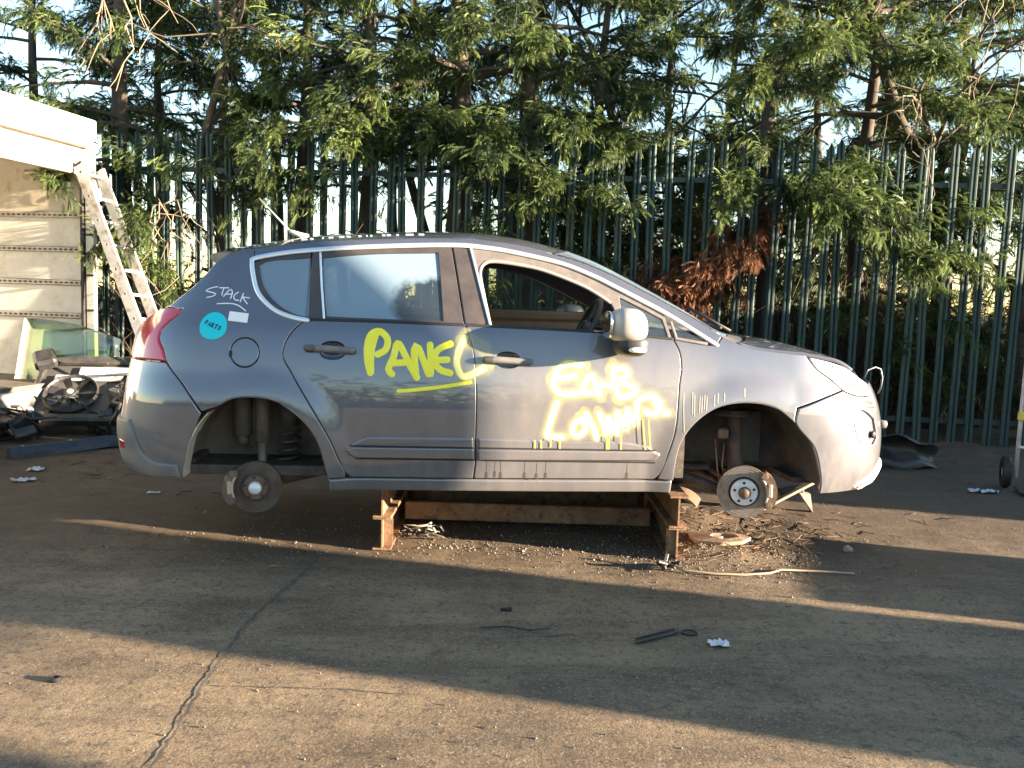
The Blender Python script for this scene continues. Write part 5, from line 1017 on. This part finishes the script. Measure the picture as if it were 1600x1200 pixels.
# hand truck at the right edge
ht = empty('hand_truck', (4.03, 6.95, 0), radians(-20), 'pale tubular hand truck with a yellow tag at the right edge', 'hand truck')
HTM = mat('pale painted tube', (.62,.60,.58), .45, .2, col2=(.45,.42,.38), scale=14)
for x in (0,.42): MB().tube([(x,.06,.10),(x,.05,.6),(x,.0,1.22),(x-.012+.03*(x>0),-.06,1.29),(x,-.12,1.31)], .017, 10).build('upright', HTM, ht)
for z in (.35,.7,1.05): MB().tube([(0,.045-.03*z,z),(.42,.045-.03*z,z)], .013, 8).build('crossbar', HTM, ht)
MB().box((.21,-.10,.03), (.44,.26,.012), ch=.003).build('toe_plate', DARKM, ht)
for x in (-.06,.48):
    w = MB().lathe([(.05,-.03),(.115,-.03),(.13,-.015),(.13,.015),(.115,.03),(.05,.03)], (x,.14,.13), (1,0,0), 28).build('tyre', BLACK, ht); MB().lathe([(0,-.02),(.055,-.02),(.055,.02),(0,.02)], (x,.14,.13), (1,0,0), 20).build('rim', HTM, w)
MB().box((0,.03,.60), (.05,.05,.07), ch=.008).build('yellow_tag', mat('yellow tape', (.62,.50,.08), .5), ht)
# ---------------------------------------------------------------- small things on the ground
def thing(name, x, y, label, cat, rz=0., group=None): return empty(name, (x, y, gz(x,y)), rz, label, cat, group)
t = thing('jack_bracket', 1.98, 6.02, 'pale steel bracket with a pointed leg on the ground right of the front disc', 'bracket')
SIL = mat('pale worn steel', (.50,.46,.40), .5, .3, col2=(.36,.31,.25), scale=14)
MB().box((-.08,.0,.10), (.44,.07,.022), Matrix.Rotation(radians(-30),3,'Y'), ch=.004).build('plate', SIL, t)
MB().add([(.02,-.03,.13),(.09,-.03,.13),(.115,-.03,.0),(.02,.03,.13),(.09,.03,.13),(.115,.03,.0)], [(0,1,2),(3,5,4),(0,3,4,1),(1,4,5,2),(2,5,3,0)]).build('leg', SIL, t)
MB().box((-.02,.05,.13), (.16,.10,.05), Matrix.Rotation(radians(-12),3,'Y'), ch=.01).build('ratchet', BLK, t)
t = thing('control_arm', 1.27, 5.10, 'pale rusty control arm with an oval hole lying under the front disc', 'car part', radians(-6))
o_ = [(-.20,.05),(-.17,-.07),(-.02,-.10),(.10,-.06),(.16,.02),(.10,.08),(-.10,.10),(-.20,.09)]; i_ = [(-.08,.0),(-.05,-.04),(.03,-.045),(.09,-.01),(.07,.035),(.0,.05),(-.06,.04)]
def tiltz(x, y): return .035+.05*y+.03*x
V = [(x,y,tiltz(x,y)+.012) for x,y in o_]+[(x,y,tiltz(x,y)+.02) for x,y in i_]+[(i_[-1][0],i_[-1][1],tiltz(*i_[-1])+.02)]
def ring_fill(outer, inner, zf, th, b):
    no, ni = 48, 48
    def res(L_, n):
        L_ = np.array(L_+[L_[0]]); s = np.concatenate([[0], np.cumsum(np.linalg.norm(np.diff(L_, axis=0), axis=1))]); q = np.linspace(0, s[-1], n, endpoint=False); return np.stack([np.interp(q, s, L_[:,0]), np.interp(q, s, L_[:,1])], 1)
    A, B = res(outer, no), res(inner, ni); k = np.argmin(((B-A[0])**2).sum(1)); B = np.roll(B, -k, 0)
    V = [(x,y,zf(x,y)) for x,y in A]+[(x,y,zf(x,y)+.01) for x,y in B]+[(x,y,zf(x,y)-th) for x,y in A]+[(x,y,zf(x,y)-th) for x,y in B]
    F_ = []
    for i in range(no):
        j = (i+1)%no; F_ += [(i,j,no+j,no+i), (2*no+i,3*no+i,3*no+j,2*no+j), (i,2*no+i,2*no+j,j), (no+i,no+j,3*no+j,3*no+i)]
    return b.add(V, F_)
ring_fill(o_, i_, tiltz, .02, MB()).build('arm_plate', mat('rusty pale arm', (.33,.25,.19), .65, .3, col2=(.22,.15,.10), scale=16, bump=.2), t); MB().lathe([(0,.0),(.025,.0),(.03,-.02)], (-.03,0,.04), (0,0,1), 14).build('bush', SIL, t)
t = thing('torn_bracket', .86, 4.57, 'twisted dull metal fitting with a cable, in front of the stand', 'car part')
for k in range(6): MB().box((r.uniform(-.06,.05), r.uniform(-.03,.03), r.uniform(.015,.05)), (r.uniform(.05,.13), .02, .012), Euler((r.uniform(-1,1), r.uniform(-.8,.8), r.uniform(-2,2))).to_matrix(), ch=.003).build('shard', GRYM if k % 2 else BLK, t)
MB().tube([(0,0,.03),(.08,-.05,.012),(.22,-.08,.012),(.38,-.08,.012),(.52,-.04,.012),(.60,.02,.015),(.80,.02,.012),(.98,.0,.012)], [.008,.007,.006,.006,.006,.006,.006,.006], 6).build('cable', mat('tan cable', (.30,.22,.15), .6), t)
t = thing('wire_bundle', -.55, 5.02, 'tangle of black and silver wire inside the left end of the stand', 'scrap')
for k in range(9):
    q = [Vector((r.uniform(-.10,.10), r.uniform(-.04,.04), r.uniform(.01,.06)))]
    for i in range(4): q.append(q[-1]+Vector((r.gauss(0,.05), r.gauss(0,.03), r.gauss(0,.025)))); q[-1].z = max(.008, q[-1].z)
    MB().tube(q, .006, 5).build('wire', BLK if k % 3 else SIL, t)
t = thing('mud_flap_scrap', 1.05, 5.55, 'rust brown curved plate lying in the litter behind the right stand leg', 'scrap')
MB().lathe([(.20,-.12),(.205,.12),(.195,.12),(.19,-.12)], (0,0,-.05), (.3,1,0), 14, pi*1.15, pi*1.8).build('plate', mat('brown plate', (.16,.09,.06), .7, col2=(.10,.06,.04), scale=12), t)
t = thing('loose_stone', 1.97, 5.02, 'pale lump of stone casting a shadow, right of the cable', 'stone'); bm = bmesh.new(); bmesh.ops.create_icosphere(bm, subdivisions=2, radius=1)
rk = np.random.default_rng(4)
for v in bm.verts: v.co = Vector((v.co.x*.03, v.co.y*.025, v.co.z*.02+.014))*(1+rk.normal(0,.12))
me = bpy.data.meshes.new('lump'); bm.to_mesh(me); bm.free(); me.materials.append(mat('pale stone', (.24,.21,.17), .8, bump=.3)); link(bpy.data.objects.new('lump', me), t)
def crumple(name, x, y, sx, sy, h, m, label, cat, seed, rz=0.):
    q = np.random.default_rng(seed); n = 9; X, Y = np.meshgrid(np.linspace(-1,1,n), np.linspace(-1,1,n)); Rr = np.sqrt(X**2+Y**2)
    Z = np.abs(q.normal(0,.5,(n,n)))*h+.006; Xs = X*sx*(1-.12*Rr)+q.normal(0,.06*sx,(n,n)); Ys = Y*sy*(1-.12*Rr)+q.normal(0,.06*sy,(n,n))
    i0 = (np.arange(n-1)[:,None]*n+np.arange(n-1)[None]).ravel(); T = np.concatenate([np.stack([i0,i0+1,i0+n+1],1), np.stack([i0,i0+n+1,i0+n],1)])
    o = npmesh(name, np.stack([Xs.ravel(), Ys.ravel(), Z.ravel()], 1), T, m); o.location = (x, y, gz(x,y)); o.rotation_euler = (0,0,rz); md = o.modifiers.new('t','SOLIDIFY'); md.thickness = .002; return tag(o, label, cat)
PAPER = mat('scuffed white plastic', (.70,.69,.74), .4); PAPER2 = mat('dirty paper', (.52,.50,.47), .7, col2=(.65,.63,.6), scale=20)
crumple('plastic_wrapper', .89, 3.55, .048, .035, .02, PAPER, 'crumpled clear white wrapper on the concrete in the right foreground', 'litter', 1)
crumple('paper_scrap', -3.55, 6.55, .06, .05, .02, PAPER2, 'white paper scrap nearest the trim strip', 'litter', 2)
crumple('paper_scrap', -3.45, 6.20, .09, .04, .02, PAPER2, 'larger torn paper scrap left of the rear bumper', 'litter', 3, .5)
crumple('paper_scrap', -2.42, 5.95, .05, .02, .01, PAPER2, 'thin white paper scrap below the rear bumper corner', 'litter', 4)
crumple('paper_scrap', 3.72, 6.85, .12, .05, .03, mat('bluish rag', (.42,.45,.55), .8), 'pale blue rag beside the hand truck', 'litter', 6)
crumple('flattened_can', -2.28, 3.62, .075, .035, .012, mat('dull blue foil', (.22,.23,.28), .35, .5), 'flattened silvery can on the concrete at the left', 'litter', 7)
t = thing('plastic_strip', .64, 3.60, 'narrow black plastic strip on the concrete left of the wrapper', 'litter', radians(34)); MB().box((0,0,.012), (.24,.022,.012), ch=.003).box((0,.008,.02), (.22,.004,.012)).build('strip', BLK, t)
t = thing('rubber_ring', .79, 3.67, 'small black rubber ring beside the plastic strip', 'litter'); MB().tube([(.032*cos(a), .028*sin(a), .006) for a in np.linspace(0,2*pi,25)], .004, 6, caps=False).build('ring', BLACK, t)
t = thing('black_nut', -1.58, 3.02, 'small black cap on the concrete in the left foreground', 'litter'); MB().lathe([(.008,0),(.02,0),(.022,.008),(.017,.014),(.008,.014)], (0,0,.0), (0,0,1), 16).build('cap', BLACK, t)
t = thing('dark_fitting', .0, 3.87, 'small dark fitting on the concrete below the middle of the car', 'litter'); MB().box((0,0,.008), (.04,.014,.013), ch=.003).lathe([(.008,0),(.011,.0),(.011,.014),(.0,.015)], (.02,.006,0), (0,0,1), 10).build('fitting', BLACK, t)
t = thing('wire_offcut', .06, 3.62, 'thin dark wire offcut on the concrete', 'litter'); MB().tube([(-.16,.02,.006),(-.05,.03,.012),(.05,.01,.006),(.13,.03,.01)], .003, 5).build('wire', BLACK, t)
# fallen leaves
LF = mat('orange fallen leaf', (.42,.20,.05), .7, col2=(.30,.13,.04), scale=30)
def leaf(x, y, s, rz, label):
    pr = [(-1,0,.0),(-.5,.32,.10),(.1,.42,.16),(.6,.25,.12),(1,0,.05),(.6,-.25,.12),(.1,-.40,.14),(-.5,-.32,.10),(0,0,.02)]
    b = MB().add([(a*s,c*s,h*s*1.6+.006) for a,c,h in pr], [(8,i,(i+1)%8) for i in range(8)], True); o = b.build('fallen_leaf', LF); o.location = (x,y,gz(x,y)); o.rotation_euler = (0,0,rz); tag(o, label, 'leaf', 'fallen leaves')
for x, y, s, a, l in ((-1.18,4.39,.032,.3,'orange leaf on the concrete near the top of the slab joint'), (-1.28,5.55,.03,1.2,'orange leaf under the sill behind the rear disc'), (-1.9,5.45,.028,2.,'orange leaf left of the rear disc'), (1.42,4.92,.035,.6,'orange leaf in front of the control arm'), (1.15,5.2,.03,2.4,'orange leaf beside the right stand leg'), (-2.9,6.35,.03,.9,'orange leaf between the paper scraps')): leaf(x, y, s, a, l)
# ---------------------------------------------------------------- litter nobody could count: glass crumbs, stones, twigs
def crumbs(name, P, S, m, label, seed, cat):
    q = np.random.default_rng(seed); n = len(P); base = np.array([[1,0,-.3],[-.5,.87,-.3],[-.5,-.87,-.3],[.1,.1,.9]]); T0 = np.array([[0,1,3],[1,2,3],[2,0,3],[0,2,1]])
    A = q.uniform(0,2*pi,n); c, s = np.cos(A), np.sin(A); B = base[None]*(1+q.normal(0,.25,(n,4,3))); X = B[:,:,0]*c[:,None]-B[:,:,1]*s[:,None]; Y = B[:,:,0]*s[:,None]+B[:,:,1]*c[:,None]
    V = np.stack([X,Y,B[:,:,2]],2)*S[:,None,None]+P[:,None,:]; o = npmesh(name, V.reshape(-1,3), (T0[None]+np.arange(n)[:,None,None]*4).reshape(-1,3), m); return tag(o, label, cat, kind='stuff')
def scatter(n, cx, cy, sx, sy, q, z=.002):
    x = q.normal(cx,sx,n); y = q.normal(cy,sy,n); return np.stack([x,y,gheight(x,y)+z],1)
q = np.random.default_rng(12)
u_ = q.uniform(0,1,800); xx = -.5+1.5*u_; yy = 4.88-.22*u_+np.abs(q.normal(0,.22,800))-.05; Pa = np.stack([xx,yy,gheight(xx,yy)+.002],1)
crumbs('glass_crumbs', np.concatenate([Pa, scatter(350,1.3,4.75,.45,.25,q), scatter(250,-1.2,4.9,.5,.35,q), scatter(160,0,3.4,1.8,.8,q)]), np.concatenate([q.uniform(.0015,.006,800)*q.choice([.5,.8,1.,2.2],800,p=[.4,.3,.2,.1]), q.uniform(.002,.007,350), q.uniform(.003,.008,250), q.uniform(.002,.006,160)]), mat('glass crumb', (.30,.27,.23), .4, col2=(.10,.08,.06), scale=25), 'glittering glass crumbs and grit in front of the stand', 1, 'grit')
crumbs('gravel', np.concatenate([scatter(900,1.2,5.0,.45,.3,q), scatter(700,0,5.0,1.1,.33,q), np.stack([q.uniform(-3.5,3.5,900), q.uniform(2,7,900), np.full(900,.003)],1)]), np.concatenate([q.uniform(.002,.010,1600), q.uniform(.002,.007,900)]), mat('dark gravel', (.07,.055,.04), .9, col2=(.17,.13,.095), scale=40), 'dark gravel and dirt crumbs scattered over the yard', 2, 'gravel')
def sticks(name, P, L_, m, label, seed):
    q = np.random.default_rng(seed); n = len(P); A = q.uniform(0,pi,n); d = np.stack([np.cos(A), np.sin(A), q.normal(0,.12,n)],1); s = np.stack([-np.sin(A), np.cos(A), np.zeros(n)],1); w = q.uniform(.002,.006,n)
    h = np.array([0,0,1.]); V = np.stack([P-d*L_[:,None], P-d*L_[:,None]+s*w[:,None], P-d*L_[:,None]+h*w[:,None], P+d*L_[:,None], P+d*L_[:,None]+s*w[:,None], P+d*L_[:,None]+h*w[:,None]],1)
    F_ = np.array([[0,1,4,3],[1,2,5,4],[2,0,3,5]]); o = npmesh(name, V.reshape(-1,3), (F_[None]+np.arange(n)[:,None,None]*6).reshape(-1,4), m); return tag(o, label, 'litter', kind='stuff')
P = np.concatenate([scatter(230,1.25,5.3,.4,.35,q,.010), scatter(50,2.0,5.6,.5,.4,q,.004), scatter(200,3.0,7.6,1.2,.6,q,.008), scatter(160,-3.2,7.0,.8,.6,q,.008)])
sticks('twig_litter', P, q.uniform(.015,.07,len(P)), mat('twig litter', (.055,.04,.028), .9, col2=(.15,.10,.06), scale=10), 'bark and twig litter trodden into the dirt around the front brake', 3)
